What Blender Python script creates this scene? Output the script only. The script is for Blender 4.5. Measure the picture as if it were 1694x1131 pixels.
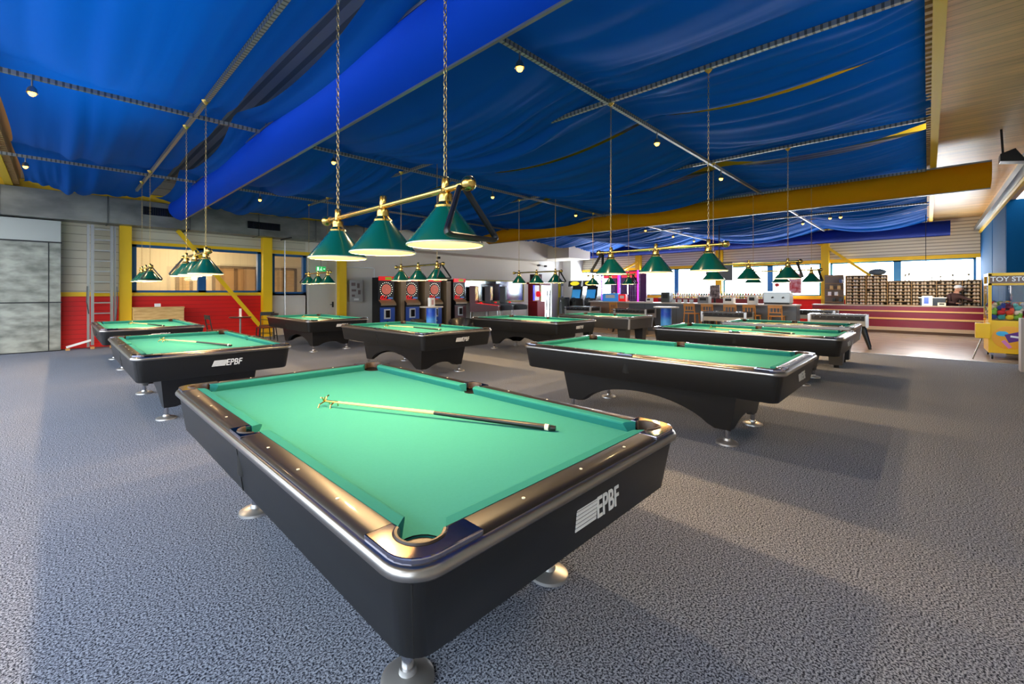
import bpy, bmesh, math, random
from math import sin, cos, pi, radians as R
from mathutils import Vector, Matrix
random.seed(7)
for o in list(bpy.data.objects): bpy.data.objects.remove(o, do_unlink=True)
sc = bpy.context.scene
col = sc.collection

# ------------------------------------------------------------ camera, world, exposure
YAW = 0.79067
cd = bpy.data.cameras.new('camera'); cam = bpy.data.objects.new('camera', cd); col.objects.link(cam)
cam.location = (0, 0, 1.4432); cam.rotation_euler = (R(90), 0, -YAW)
cd.lens = 36*720.04/1694; cd.sensor_width = 36; cd.shift_x = 0.0144; cd.shift_y = -0.0484
cd.clip_start = 0.05; cd.clip_end = 200
sc.camera = cam
w = bpy.data.worlds.new('sky'); sc.world = w; w.use_nodes = True
bg = w.node_tree.nodes['Background']; bg.inputs[0].default_value = (0.80, 0.90, 1.0, 1); bg.inputs[1].default_value = 7.0
sc.view_settings.view_transform = 'Standard'; sc.view_settings.look = 'None'
sc.view_settings.exposure = 0.0; sc.view_settings.gamma = 1.0
LAMP_W = 74.0     # each billiard lamp bulb
SPOT_W = 90.0

# ------------------------------------------------------------ materials
def lin(c):
    return tuple(((v/255)/12.92 if v/255 <= .04045 else ((v/255+.055)/1.055)**2.4) for v in c)
MATS = {}
def mat(name, rgb, rough=.5, metal=0., emit=None, es=0., noise=None, bump=None, alpha=None, trans=0., coat=0., spec=None, sub=None):
    if name in MATS: return MATS[name]
    m = bpy.data.materials.new(name); m.use_nodes = True; nt = m.node_tree
    b = nt.nodes['Principled BSDF']; c = lin(rgb)
    b.inputs['Base Color'].default_value = (*c, 1); b.inputs['Roughness'].default_value = rough
    b.inputs['Metallic'].default_value = metal
    if spec is not None: b.inputs['Specular IOR Level'].default_value = spec
    if coat: b.inputs['Coat Weight'].default_value = coat; b.inputs['Coat Roughness'].default_value = .08
    if emit: b.inputs['Emission Color'].default_value = (*lin(emit), 1); b.inputs['Emission Strength'].default_value = es
    if trans: b.inputs['Transmission Weight'].default_value = trans
    if alpha is not None: b.inputs['Alpha'].default_value = alpha
    if noise:
        sc_, lo, hi, st = noise       # scale, low rgb, high rgb, stretch
        tc = nt.nodes.new('ShaderNodeTexCoord'); mp = nt.nodes.new('ShaderNodeMapping'); mp.inputs['Scale'].default_value = st
        n = nt.nodes.new('ShaderNodeTexNoise'); n.inputs['Scale'].default_value = sc_; n.inputs['Detail'].default_value = 4
        r = nt.nodes.new('ShaderNodeValToRGB'); r.color_ramp.elements[0].position = .35; r.color_ramp.elements[1].position = .65
        r.color_ramp.elements[0].color = (*lin(lo), 1); r.color_ramp.elements[1].color = (*lin(hi), 1)
        nt.links.new(tc.outputs['Object'], mp.inputs[0]); nt.links.new(mp.outputs[0], n.inputs[0])
        nt.links.new(n.outputs[0], r.inputs[0]); nt.links.new(r.outputs[0], b.inputs['Base Color'])
        if bump:
            bu = nt.nodes.new('ShaderNodeBump'); bu.inputs['Strength'].default_value = bump
            nt.links.new(n.outputs[0], bu.inputs['Height']); nt.links.new(bu.outputs[0], b.inputs['Normal'])
    MATS[name] = m; return m

def stripes(name, base, line, axis, pitch, width=.12, rough=.6, bump=.5, noise=None, var=0.):
    """panelling: thin dark joint lines every <pitch> metres across one object axis"""
    if name in MATS: return MATS[name]
    m = bpy.data.materials.new(name); m.use_nodes = True; nt = m.node_tree; b = nt.nodes['Principled BSDF']
    b.inputs['Roughness'].default_value = rough
    tc = nt.nodes.new('ShaderNodeTexCoord'); sp = nt.nodes.new('ShaderNodeSeparateXYZ'); nt.links.new(tc.outputs['Object'], sp.inputs[0])
    d = nt.nodes.new('ShaderNodeMath'); d.operation = 'DIVIDE'; d.inputs[1].default_value = pitch; nt.links.new(sp.outputs[axis], d.inputs[0])
    f = nt.nodes.new('ShaderNodeMath'); f.operation = 'FRACT'; nt.links.new(d.outputs[0], f.inputs[0])
    g = nt.nodes.new('ShaderNodeMath'); g.operation = 'LESS_THAN'; g.inputs[1].default_value = width; nt.links.new(f.outputs[0], g.inputs[0])
    mx = nt.nodes.new('ShaderNodeMix'); mx.data_type = 'RGBA'; mx.inputs[6].default_value = (*lin(base), 1); mx.inputs[7].default_value = (*lin(line), 1)
    nt.links.new(g.outputs[0], mx.inputs[0]); out = mx.outputs[2]
    if noise:
        n = nt.nodes.new('ShaderNodeTexNoise'); n.inputs['Scale'].default_value = noise[0]; n.inputs['Detail'].default_value = 5
        mp = nt.nodes.new('ShaderNodeMapping'); mp.inputs['Scale'].default_value = noise[2]
        nt.links.new(tc.outputs['Object'], mp.inputs[0]); nt.links.new(mp.outputs[0], n.inputs[0])
        r = nt.nodes.new('ShaderNodeValToRGB'); r.color_ramp.elements[0].position = .35; r.color_ramp.elements[1].position = .65
        r.color_ramp.elements[0].color = (noise[1],)*3+(1,); r.color_ramp.elements[1].color = (1, 1, 1, 1)
        nt.links.new(n.outputs[0], r.inputs[0])
        m2 = nt.nodes.new('ShaderNodeMix'); m2.data_type = 'RGBA'; m2.blend_type = 'MULTIPLY'; m2.inputs[0].default_value = 1
        nt.links.new(out, m2.inputs[6]); nt.links.new(r.outputs[0], m2.inputs[7]); out = m2.outputs[2]
    nt.links.new(out, b.inputs['Base Color'])
    if bump:
        bu = nt.nodes.new('ShaderNodeBump'); bu.inputs['Strength'].default_value = bump; bu.inputs['Distance'].default_value = .01; bu.invert = True
        nt.links.new(g.outputs[0], bu.inputs['Height']); nt.links.new(bu.outputs[0], b.inputs['Normal'])
    MATS[name] = m; return m

def cloth(name, rgb, tr=.25, rough=.75):
    """thin ceiling fabric: diffuse + some light let through + soft sheen"""
    m = bpy.data.materials.new(name); m.use_nodes = True; nt = m.node_tree
    b = nt.nodes['Principled BSDF']; b.inputs['Base Color'].default_value = (*lin(rgb), 1); b.inputs['Roughness'].default_value = rough
    b.inputs['Specular IOR Level'].default_value = .15
    t = nt.nodes.new('ShaderNodeBsdfTranslucent'); t.inputs[0].default_value = (*lin(rgb), 1)
    mx = nt.nodes.new('ShaderNodeMixShader'); mx.inputs[0].default_value = tr
    nt.links.new(b.outputs[0], mx.inputs[1]); nt.links.new(t.outputs[0], mx.inputs[2]); nt.links.new(mx.outputs[0], nt.nodes['Material Output'].inputs[0])
    MATS[name] = m; return m

def carpet_mat():
    m = bpy.data.materials.new('carpet'); m.use_nodes = True; nt = m.node_tree; b = nt.nodes['Principled BSDF']
    b.inputs['Roughness'].default_value = .95; b.inputs['Specular IOR Level'].default_value = .1
    tc = nt.nodes.new('ShaderNodeTexCoord')
    n = nt.nodes.new('ShaderNodeTexNoise'); n.inputs['Scale'].default_value = 115; n.inputs['Detail'].default_value = 4; n.inputs['Roughness'].default_value = .7
    r = nt.nodes.new('ShaderNodeValToRGB'); e = r.color_ramp.elements
    e[0].position = .43; e[0].color = (*lin((26, 32, 46)), 1); e[1].position = .58; e[1].color = (*lin((170, 179, 198)), 1)
    n2 = nt.nodes.new('ShaderNodeTexNoise'); n2.inputs['Scale'].default_value = 1.2; n2.inputs['Detail'].default_value = 3
    r2 = nt.nodes.new('ShaderNodeValToRGB'); r2.color_ramp.elements[0].color = (.85, .85, .86, 1); r2.color_ramp.elements[1].color = (1, 1, 1, 1)
    mx = nt.nodes.new('ShaderNodeMix'); mx.data_type = 'RGBA'; mx.blend_type = 'MULTIPLY'; mx.inputs[0].default_value = 1
    for a in (n, n2): nt.links.new(tc.outputs['Object'], a.inputs[0])
    nt.links.new(n.outputs[0], r.inputs[0]); nt.links.new(n2.outputs[0], r2.inputs[0])
    nt.links.new(r.outputs[0], mx.inputs[6]); nt.links.new(r2.outputs[0], mx.inputs[7]); nt.links.new(mx.outputs[2], b.inputs['Base Color'])
    bu = nt.nodes.new('ShaderNodeBump'); bu.inputs['Strength'].default_value = .02; bu.inputs['Distance'].default_value = .005
    nt.links.new(n.outputs[0], bu.inputs['Height']); nt.links.new(bu.outputs[0], b.inputs['Normal'])
    return m

M_carpet = carpet_mat()
M_black = mat('black_laminate', (18, 18, 19), .36, coat=.1)
M_apron = mat('black_apron', (19, 19, 19), .40)
M_rail = mat('black_rail', (24, 20, 17), .40, coat=.12)
M_chrome = mat('chrome', (205, 205, 208), .12, 1.)
M_trim = mat('brushed_trim', (150, 146, 142), .28, 1.)
M_cast = mat('dark_chrome', (150, 150, 168), .07, 1.)
M_steel = mat('steel', (165, 165, 162), .35, 1.)
M_foot = mat('foot_plate', (190, 190, 190), .35, .8)
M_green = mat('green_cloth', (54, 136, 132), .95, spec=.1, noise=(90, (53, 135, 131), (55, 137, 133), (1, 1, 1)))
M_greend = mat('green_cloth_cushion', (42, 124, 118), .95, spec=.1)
M_leather = mat('brown_leather', (52, 38, 28), .5)
M_pocket = mat('pocket_black', (10, 10, 10), .8)
M_white = mat('white_paint', (225, 225, 222), .5)
M_ivory = mat('ivory_inlay', (235, 228, 205), .4)
M_brass = mat('brass', (222, 185, 100), .18, 1.)
M_chain = mat('chain_brass', (190, 165, 110), .3, 1.)
M_shade = mat('green_enamel', (8, 90, 74), .22, coat=.4)
M_shadein = mat('cream_enamel', (112, 92, 64), .8, spec=.1)
M_bulb = mat('bulb_glass', (255, 230, 180), .4, emit=(255, 205, 130), es=12)
M_rack = mat('black_plastic', (16, 16, 17), .35)
M_wood = mat('maple', (226, 196, 140), .35)
M_yellow = mat('yellow_steel', (236, 190, 6), .5)
M_yellowb = mat('yellow_gloss', (240, 190, 0), .35)
M_blue = mat('blue_frame', (14, 84, 140), .45)
M_bluewall = mat('blue_wall', (0, 68, 112), .8, spec=.1)
M_red = stripes('red_boarding', (216, 10, 6), (140, 4, 4), 2, .12, .06, .55)
M_grey = stripes('grey_siding', (196, 188, 168), (130, 124, 110), 2, .21, .06, .6)
M_corr = stripes('corrugated_siding', (214, 206, 188), (160, 152, 138), 2, .12, .3, .5, .8)
M_roofm = stripes('roof_sheet', (205, 198, 180), (150, 145, 130), 0, .2, .4, .6)
M_plaster = mat('plaster', (214, 206, 192), .8)
M_plasterw = mat('plaster_white', (205, 204, 202), .8)
M_duct = mat('zinc_duct', (128, 128, 122), .42, .55, noise=(1.3, (112, 112, 108), (146, 145, 138), (1, .5, 2)))
M_cab = mat('scratched_zinc', (150, 152, 142), .45, .35, noise=(2.6, (112, 114, 106), (166, 167, 156), (1, 1, 2.2)), bump=.15)
M_woodceil = stripes('plank_ceiling', (236, 192, 124), (160, 122, 70), 0, .11, .07, .38, .4, noise=(1.6, .72, (6, .5, 1)))
M_laminate = mat('laminate_floor', (176, 160, 142), .22, noise=(3, (160, 145, 128), (188, 172, 155), (3, .4, 1)))
M_fab = cloth('blue_fabric', (0, 92, 186), .3)
M_band = cloth('royal_fabric', (0, 76, 214), .25)
M_yband = cloth('yellow_fabric', (214, 150, 0), .2)
M_navy = cloth('navy_fabric', (10, 36, 120), .2)
M_dark = mat('dark_metal', (40, 40, 42), .5, .4)
M_galv = mat('galvanised_rail', (150, 152, 150), .35, .9)
M_tan = mat('tan_wood', (176, 132, 74), .5)
M_pine = mat('pine_board', (206, 168, 104), .55, noise=(4, (190, 150, 88), (216, 180, 118), (1, 1, 6)))
M_stool = mat('beech_wood', (205, 140, 60), .45)
M_barf = stripes('grey_bar_front', (86, 92, 98), (60, 64, 70), 1, 1.2, .015, .35)
M_maroon = mat('maroon_laminate', (128, 22, 44), .22)
M_counter = mat('pale_counter', (196, 190, 182), .35)
M_stripe = mat('beige_stripe', (226, 178, 110), .4)
M_shoe = mat('tan_shoe', (226, 204, 172), .6)
M_toe = mat('brown_sole', (92, 62, 38), .6)
M_screen = mat('screen_black', (14, 15, 18), .15)
M_glass = mat('clear_glass', (235, 245, 250), .02, trans=1., alpha=.25)
M_poster = mat('poster_blue', (20, 110, 210), .4, noise=(1.5, (10, 70, 190), (90, 190, 245), (1, 1, 1)))
M_paper = mat('paper', (235, 235, 232), .6)

# ------------------------------------------------------------ mesh helpers
class MB:
    def __init__(s): s.v = []; s.f = []; s.mi = []; s.m = []
    def _m(s, m):
        if m is None: return 0
        if m not in s.m: s.m.append(m)
        return s.m.index(m)
    def add(s, vs, fs, m=None):
        k = len(s.v); i = s._m(m); s.v += [tuple(v) for v in vs]
        for f in fs: s.f.append(tuple(k+a for a in f)); s.mi.append(i)
        return s
    def box(s, x0, x1, y0, y1, z0, z1, m=None):
        vs = [(x, y, z) for z in (z0, z1) for y in (y0, y1) for x in (x0, x1)]
        return s.add(vs, [(0, 2, 3, 1), (4, 5, 7, 6), (0, 1, 5, 4), (2, 6, 7, 3), (0, 4, 6, 2), (1, 3, 7, 5)], m)
    def obox(s, c, h, rot, m=None):
        vs = [Vector(c)+rot@Vector((x*h[0], y*h[1], z*h[2])) for z in (-1, 1) for y in (-1, 1) for x in (-1, 1)]
        return s.add(vs, [(0, 2, 3, 1), (4, 5, 7, 6), (0, 1, 5, 4), (2, 6, 7, 3), (0, 4, 6, 2), (1, 3, 7, 5)], m)
    def prism(s, pts, z0, z1, m=None):
        n = len(pts); vs = [(x, y, z0) for x, y in pts]+[(x, y, z1) for x, y in pts]
        return s.add(vs, [tuple(range(n-1, -1, -1)), tuple(range(n, 2*n))]+[(i, (i+1) % n, n+(i+1) % n, n+i) for i in range(n)], m)
    def ext(s, pts, axis, a0, a1, m=None):      # polygon in the plane across `axis`, extruded along it
        f = {0: lambda p, a: (a, p[0], p[1]), 1: lambda p, a: (p[0], a, p[1]), 2: lambda p, a: (p[0], p[1], a)}[axis]
        n = len(pts); vs = [f(p, a0) for p in pts]+[f(p, a1) for p in pts]
        return s.add(vs, [tuple(range(n-1, -1, -1)), tuple(range(n, 2*n))]+[(i, (i+1) % n, n+(i+1) % n, n+i) for i in range(n)], m)
    def loft(s, rings, caps=True, closed=False, m=None):
        n = len(rings[0]); vs = [p for r in rings for p in r]; fs = []
        K = len(rings)
        for k in range(K if closed else K-1):
            a = k*n; b = ((k+1) % K)*n
            for i in range(n): j = (i+1) % n; fs.append((a+i, a+j, b+j, b+i))
        if caps and not closed: fs += [tuple(range(n-1, -1, -1)), tuple(range((K-1)*n, K*n))]
        return s.add(vs, fs, m)
    def lathe(s, prof, c=(0, 0, 0), n=24, m=None, caps=True):
        return s.loft([[(c[0]+r*cos(2*pi*i/n), c[1]+r*sin(2*pi*i/n), c[2]+z) for i in range(n)] for r, z in prof], caps, False, m)
    def tube(s, path, r, n=8, m=None, closed=False):
        P = [Vector(p) for p in path]; rings = []; K = len(P); rr = r if isinstance(r, (list, tuple)) else [r]*K
        up = None
        for k in range(K):
            if closed: t = (P[(k+1) % K]-P[k-1]).normalized()
            else: t = (P[min(k+1, K-1)]-P[max(k-1, 0)]).normalized()
            if up is None:
                up = Vector((0, 0, 1)) if abs(t.z) < .9 else Vector((1, 0, 0))
            a = t.cross(up).normalized(); up = a.cross(t).normalized()
            rings.append([tuple(P[k]+a*rr[k]*cos(2*pi*i/n)+up*rr[k]*sin(2*pi*i/n)) for i in range(n)])
        return s.loft(rings, True, closed, m)
    def sphere(s, c, r, n=12, k=8, m=None, sc=(1, 1, 1)):
        rings = []
        for j in range(1, k):
            a = pi*j/k; rings.append([(c[0]+sc[0]*r*sin(a)*cos(2*pi*i/n), c[1]+sc[1]*r*sin(a)*sin(2*pi*i/n), c[2]-sc[2]*r*cos(a)) for i in range(n)])
        return s.loft(rings, True, False, m)
    def build(s, name, m=None, parent=None, smooth=False, bevel=0):
        me = bpy.data.meshes.new(name); me.from_pydata(s.v, [], s.f); me.update()
        ms = s.m if s.m else [m]
        for q in ms: me.materials.append(q)
        if s.m: me.polygons.foreach_set('material_index', s.mi)
        bm = bmesh.new(); bm.from_mesh(me); bmesh.ops.recalc_face_normals(bm, faces=bm.faces)
        if bevel: bmesh.ops.bevel(bm, geom=[e for e in bm.edges if len(e.link_faces) == 2 and e.calc_face_angle(0) > .6], offset=bevel, segments=2, affect='EDGES', profile=.7)
        bm.to_mesh(me); bm.free()
        if smooth:
            for p in me.polygons: p.use_smooth = True
            try: me.set_sharp_from_angle(angle=R(38))
            except Exception: pass
        o = bpy.data.objects.new(name, me); col.objects.link(o)
        if parent: o.parent = parent
        return o

def rrect(W, L, r, z, n=6):
    out = []
    for cx_, cy_, a0 in ((W-r, L-r, 0), (-W+r, L-r, 90), (-W+r, -L+r, 180), (W-r, -L+r, 270)):
        for i in range(n+1):
            a = R(a0+90*i/n); out.append((cx_+r*cos(a), cy_+r*sin(a), z))
    return out

def tag(o, label=None, cat=None, group=None, kind=None):
    if label: o['label'] = label
    if cat: o['category'] = cat
    if group: o['group'] = group
    if kind: o['kind'] = kind
    return o
def thing(name, label, cat, loc=(0, 0, 0), rz=0, group=None):
    o = bpy.data.objects.new(name, None); col.objects.link(o); o.location = loc; o.rotation_euler = (0, 0, rz)
    o.empty_display_size = .1
    return tag(o, label, cat, group)
def struct(mb, name, m=None, **k):
    o = mb.build(name, m, **k); o['kind'] = 'structure'; return o
def kids(o): return [c for c in bpy.data.objects if c.parent == o]
KID = {}
def snap(o):            # remember the tree once, so copying is quick
    KID[o.name] = [(c, kids(c)) for c in kids(o)]
def dup(root, loc, rz=0, label=None, group=None):
    if root.name not in KID: snap(root)
    r = root.copy(); col.objects.link(r); r.location = loc; r.rotation_euler = (0, 0, rz)
    if label: r['label'] = label
    if group: r['group'] = group
    for c, g in KID[root.name]:
        d = c.copy(); col.objects.link(d); d.parent = r
        for q in g:
            e = q.copy(); col.objects.link(e); e.parent = d
    return r
def text(name, s, size, m, parent, loc, rot, ext=.002, bold=0., shear=0., align='LEFT', sx=1.):
    cu = bpy.data.curves.new(name, 'FONT'); cu.body = s; cu.size = size; cu.extrude = ext; cu.offset = bold; cu.shear = shear; cu.align_x = align
    t = bpy.data.objects.new(name, cu); me = bpy.data.meshes.new_from_object(t)
    bpy.data.objects.remove(t)
    me.transform(Matrix.Diagonal((sx, 1, 1, 1))); me.materials.clear(); me.materials.append(m)
    o = bpy.data.objects.new(name, me); col.objects.link(o); o.location = loc; o.rotation_euler = rot
    if parent: o.parent = parent
    return o

# ============================================================ SETTING
UW, VW = 15.6, 22.6         # far left wall (y), bar wall (x)
struct(MB().box(-14, 13.55, -14, UW+.2, -.1, 0), 'floor', M_carpet)
struct(MB().box(13.55, VW+.2, -3.0, UW+.2, -.1, 0), 'floor', M_laminate)
struct(MB().box(-60, 60, -60, -14.01, -.6, -.12).box(-60, -14.01, -14, 60, -.6, -.12), 'floor', mat('outdoor_paving', (120, 122, 118), .9))
struct(MB().box(13.50, 13.58, -1.3, 15.5, 0, .008), 'trim_1', M_steel)

# left far wall (y = UW): red below, yellow rail, grey siding above, window openings
g = MB(); g.box(-6, 1.3, UW, UW+.15, 0, 1.34, M_red).box(1.3, 5.0, UW, UW+.15, 0, 1.34, M_red)
g.box(-6, 1.3, UW, UW+.15, 1.45, 4.7, M_grey)
g.box(1.3, 6.15, UW, UW+.15, 2.84, 4.7, M_grey)
g.box(1.3, 6.15, UW, UW+.15, 1.34, 1.40, M_grey)
g.box(5.0, 6.2, UW, UW+.15, 0, 1.40, M_plaster)
g.box(6.15, 13.2, UW, UW+.15, 0, 4.7, M_plaster)
g.box(13.2, 19.1, UW, UW+.15, 0, 4.7, M_plaster)
g.box(19.1, 20.3, UW, UW+.15, 2.0, 4.7, M_plasterw).box(20.3, 20.95, UW, UW+.15, 0, 4.7, M_plasterw).box(20.95, 22.8, UW, UW+.15, 0, 4.7, M_plasterw)
struct(g, 'wall_left')
struct(MB().box(-6, 1.25, UW-.03, UW, 1.34, 1.45).box(1.42, 4.75, UW-.06, UW, 1.35, 1.44).box(1.42, 4.75, UW-.06, UW, 2.77, 2.86).box(5.0, 7.3, UW-.05, UW, 2.75, 2.86), 'trim_2', M_yellow)
for i, (a, b) in enumerate(((1.17, 1.42), (4.70, 4.98), (7.28, 7.56))):
    struct(MB().box(a, b, UW-.25, UW-.02, 0, 3.23), 'trim_%d' % (3+i), M_yellow)
d = Vector((2.31, 0, -3.05)); ang = math.atan2(d.z, d.x)
struct(MB().obox((3.58, UW-.30, 1.70), (d.length/2, .03, .055), Matrix.Rotation(-ang, 3, 'Y')), 'trim_6', M_yellow)

def window(n, a, b, z0, z1, mull, frame=.10, depth=.1):
    w_ = thing('window_%d' % n, None, None, (a, UW, z0)); w_['kind'] = 'structure'
    L = b-a; H = z1-z0; f = MB()
    f.box(0, L, -.05, depth, 0, frame*.6).box(0, L, -.05, depth, H-frame*.7, H).box(0, frame, -.05, depth, 0, H).box(L-frame, L, -.05, depth, 0, H)
    for q in mull: f.box(q-a-.10, q-a+.10, -.05, depth, 0, H)
    f.build('window_frame', M_blue, w_)
    MB().box(.05, L-.05, .02, .03, .03, H-.03).build('pane', M_glass, w_)
    return w_
window(1, 1.44, 4.70, 1.44, 2.77, [3.07]); window(2, 5.02, 6.15, 1.40, 2.74, [])
# the lit room behind those windows
g = MB(); g.box(1.0, 7.6, 19.0, 19.1, 0, 3.2); struct(g, 'wall_back_room', stripes('cream_planks', (232, 220, 186), (205, 192, 156), 0, .25, .03, .7))
struct(MB().box(1.0, 7.6, UW+.15, 19.1, 3.1, 3.2), 'ceiling_back_room', M_plasterw)
struct(MB().box(1.0, 1.1, UW+.15, 19.1, 0, 3.1).box(7.5, 7.6, UW+.15, 19.1, 0, 3.1), 'wall_back_room_side', M_plasterw)
struct(MB().box(1.0, 7.6, UW+.15, 19.1, -.02, .02), 'floor_back_room', M_laminate)
M_brown = mat('brown_frame', (84, 60, 42), .5)
for n, (a, b) in enumerate(((2.95, 3.45), (4.05, 5.6), (6.1, 7.1))):
    dr = thing('door_%d' % (n+2), None, None, (a, 18.9, 0)); dr['kind'] = 'structure'; L = b-a
    f = MB(); f.box(0, .1, 0, .08, 0, 2.45).box(L-.1, L, 0, .08, 0, 2.45).box(0, L, 0, .08, 2.35, 2.45)
    if L > .9: f.box(L/2-.06, L/2+.06, 0, .08, 0, 2.4)
    f.build('door_frame', M_brown, dr)
    MB().box(.05, L-.05, .03, .06, .02, 2.38).build('door_panel', M_pine if n != 1 else mat('door_tan', (190, 150, 100), .4), dr)
pl = bpy.data.lights.new('back_room_light', 'POINT'); pl.energy = 130; pl.color = (1, .82, .55); pl.shadow_soft_size = .15
o = bpy.data.objects.new('back_room_light', pl); o.location = (3.3, 17.2, 2.4); col.objects.link(o)
t = thing('ceiling_lamp', 'round glowing lamp hanging inside the lit room behind the blue window', 'lamp', (3.35, 17.8, 1.86))
MB().lathe([(.02, .14), (.14, .10), (.16, .04), (.12, 0)], n=16).build('lamp_shade', mat('opal', (255, 250, 235), .4, emit=(255, 235, 190), es=3), t, smooth=True)
MB().lathe([(.006, 0), (.006, 1.1)], (0, 0, .14), 6).build('cord', M_dark, t)

# white steel door on the left wall
dr = thing('door_1', None, None, (6.20, UW, 0)); dr['kind'] = 'structure'
MB().box(0, .06, -.04, 0, 0, 2.74).box(1.04, 1.10, -.04, 0, 0, 2.74).box(0, 1.1, -.04, 0, 2.68, 2.74).build('door_frame', M_plaster, dr)
MB().box(.06, 1.04, -.025, 0, .01, 2.68).build('door_panel', mat('door_grey', (196, 188, 172), .5), dr)
MB().tube([(.93, -.03, 1.0), (.93, -.09, 1.0), (.80, -.09, 1.0)], .012, 8).box(.90, .96, -.035, -.02, .90, 1.10).build('door_handle', M_dark, dr)

# bulkhead, duct zone and columns near the corner
struct(MB().box(9.0, 18.6, 14.6, UW, 3.14, 4.7).box(18.6, 20.6, 13.2, UW, 3.25, 4.7), 'trim_7', M_plaster)
struct(MB().box(21.35, 22.6, 15.0, UW, 0, 4.7), 'wall_corner', M_plasterw)
struct(MB().box(-6, 8.0, 15.15, UW, 3.93, 4.12), 'trim_8', M_yellow)

# bar wall (x = VW)
g = MB(); g.box(VW, VW+.15, -1.3, UW+.2, 0, 1.15, M_red).box(VW, VW+.15, -1.3, UW+.2, 2.72, 4.7, M_corr)
g.box(VW, VW+.15, -1.3, UW+.2, 1.15, 1.30, M_corr); struct(g, 'wall_far')
struct(MB().box(VW-.08, VW, -1.3, 15.4, 2.66, 2.80).box(VW-.08, VW, -1.3, 11.2, 1.15, 1.30), 'trim_9', M_yellow)
for i, u in enumerate((15.3, 11.3, 7.15, 3.03)):
    struct(MB().box(VW-.28, VW-.02, u-.13, u+.13, 0, 4.6), 'trim_%d' % (10+i), M_yellow)
def brace(n, u0, z0, u1, z1):
    a = Vector((0, u1-u0, z1-z0)); struct(MB().obox((VW-.3, (u0+u1)/2, (z0+z1)/2), (.03, a.length/2, .05), Matrix.Rotation(math.atan2(a.z, a.y), 3, 'X')), 'trim_%d' % n, M_yellow)
brace(14, 2.95, 3.3, 1.6, 2.1); brace(15, 3.1, 3.4, 4.4, 4.1); brace(16, 11.3, 3.1, 12.5, 2.55); brace(17, 7.15, 2.9, 6.6, 2.3)
def bwin(n, u0, u1, z0, z1, mull, blind):
    w_ = thing('window_%d' % n, None, None, (VW, u0, z0)); w_['kind'] = 'structure'; L = u1-u0; H = z1-z0; f = MB()
    f.box(-.05, .1, 0, L, 0, .05).box(-.05, .1, 0, L, H-.05, H).box(-.05, .1, 0, .07, 0, H).box(-.05, .1, L-.07, L, 0, H)
    for q in mull: f.box(-.05, .1, q-u0-.11, q-u0+.11, 0, H)
    f.build('window_frame', mat('blue_frame_light', (44, 132, 190), .45), w_)
    MB().box(.02, .03, .05, L-.05, .03, H-.03).build('pane', M_glass, w_)
    if blind:
        b = MB()
        for k in range(int(H/.09)):
            z = .06+k*.09; b.add([(.05, .06, z), (.05, L-.06, z), (.06, L-.06, z+.055), (.06, .06, z+.055)], [(0, 1, 2, 3)])
        b.build('blind', cloth('blind_white', (240, 240, 240), .6) if 'blind_white' not in MATS else MATS['blind_white'], w_)
bwin(3, 11.45, 15.17, 1.30, 2.66, [], False)
bwin(4, 7.30, 11.17, 1.30, 2.66, [9.26], True)
bwin(5, 3.18, 7.0, 1.30, 2.66, [5.05], True)
bwin(6, -1.2, 2.88, 1.30, 2.66, [.83], False)

for i, (y, wd, en) in enumerate(((13.3, 3.6, 900), (9.2, 3.8, 1000), (5.1, 3.7, 950), (.85, 4.0, 380))):
    l = bpy.data.lights.new('window_daylight', 'AREA'); l.shape = 'RECTANGLE'; l.size = 1.3; l.size_y = wd; l.energy = en; l.color = (.92, .96, 1)
    q = bpy.data.objects.new('window_daylight', l); q.location = (VW+.6, y, 2.0); q.rotation_euler = (0, R(90), 0); col.objects.link(q)

# right wall: blue panels with bright gaps; added unseen wall towards the camera
UR = -1.3
V_ = [22.6, 18.75, 18.6, 15.75]
for i in range(0, len(V_), 2):
    struct(MB().box(V_[i+1], V_[i], UR-.12, UR, 0, 3.6), 'wall_right' if i == 0 else 'wall_right_%d' % (i//2+1), M_bluewall)
struct(MB().box(12.4, 15.6, UR-.75, UR-.65, 0, 3.6).box(15.6, 15.7, UR-.75, UR, 0, 3.6), 'wall_right_recess', M_bluewall)
struct(MB().box(-2.2, 12.3, UR-.12, UR, .0, 3.6), 'wall_right_near', M_plaster)  # unseen solid wall, added to keep daylight off the near right floor
struct(MB().box(3, VW, UR-.15, UR, 3.6, 4.3), 'wall_right_top', M_woodceil)
struct(MB().box(5, 22.5, UR+.02, UR+.16, 3.58, 3.72), 'trim_18', M_galv)
struct(MB().box(5, 22.5, UR, UR+.05, 3.50, 3.57), 'trim_19', M_yellowb)
struct(MB().box(12.3, 12.6, UR-.6, -1.20, 0, .97), 'trim_20', mat('panel_silver', (176, 172, 168), .5, .3))

# ceilings
struct(MB().box(-8, VW, UR-.3, -.12, 4.10, 4.2), 'ceiling', M_woodceil)
struct(MB().box(-3.2, -.75, -.1, UW, 4.10, 4.2), 'ceiling', M_woodceil)
struct(MB().box(1.1, VW+.2, -.12, UW+.2, 4.66, 4.75).box(-.75, 1.1, -.12, 2.5, 4.66, 4.75).box(-.75, 1.1, 8.0, UW+.2, 4.66, 4.75).box(-.75, -.1, 2.5, 8.0, 4.66, 4.75).box(.6, 1.1, 2.5, 8.0, 4.66, 4.75), 'ceiling', M_roofm)  # roof sheet; unseen opening added to let sky brighten the left fabric
struct(MB().box(-1.2, VW, -.12, -.03, 3.92, 4.25), 'trim_21', M_yellow)
g = MB()
for k in range(170): g.box(.4+k*.13, .46+k*.13, -.03, .02, 3.95, 4.12)
struct(g, 'trim_22', M_tan)
struct(MB().box(-.85, -.72, -.1, UW, 3.92, 4.3), 'trim_23', M_yellow)
g = MB()
for k in range(118): g.box(-.72, -.62, .3+k*.13, .36+k*.13, 3.95, 4.6)
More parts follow.
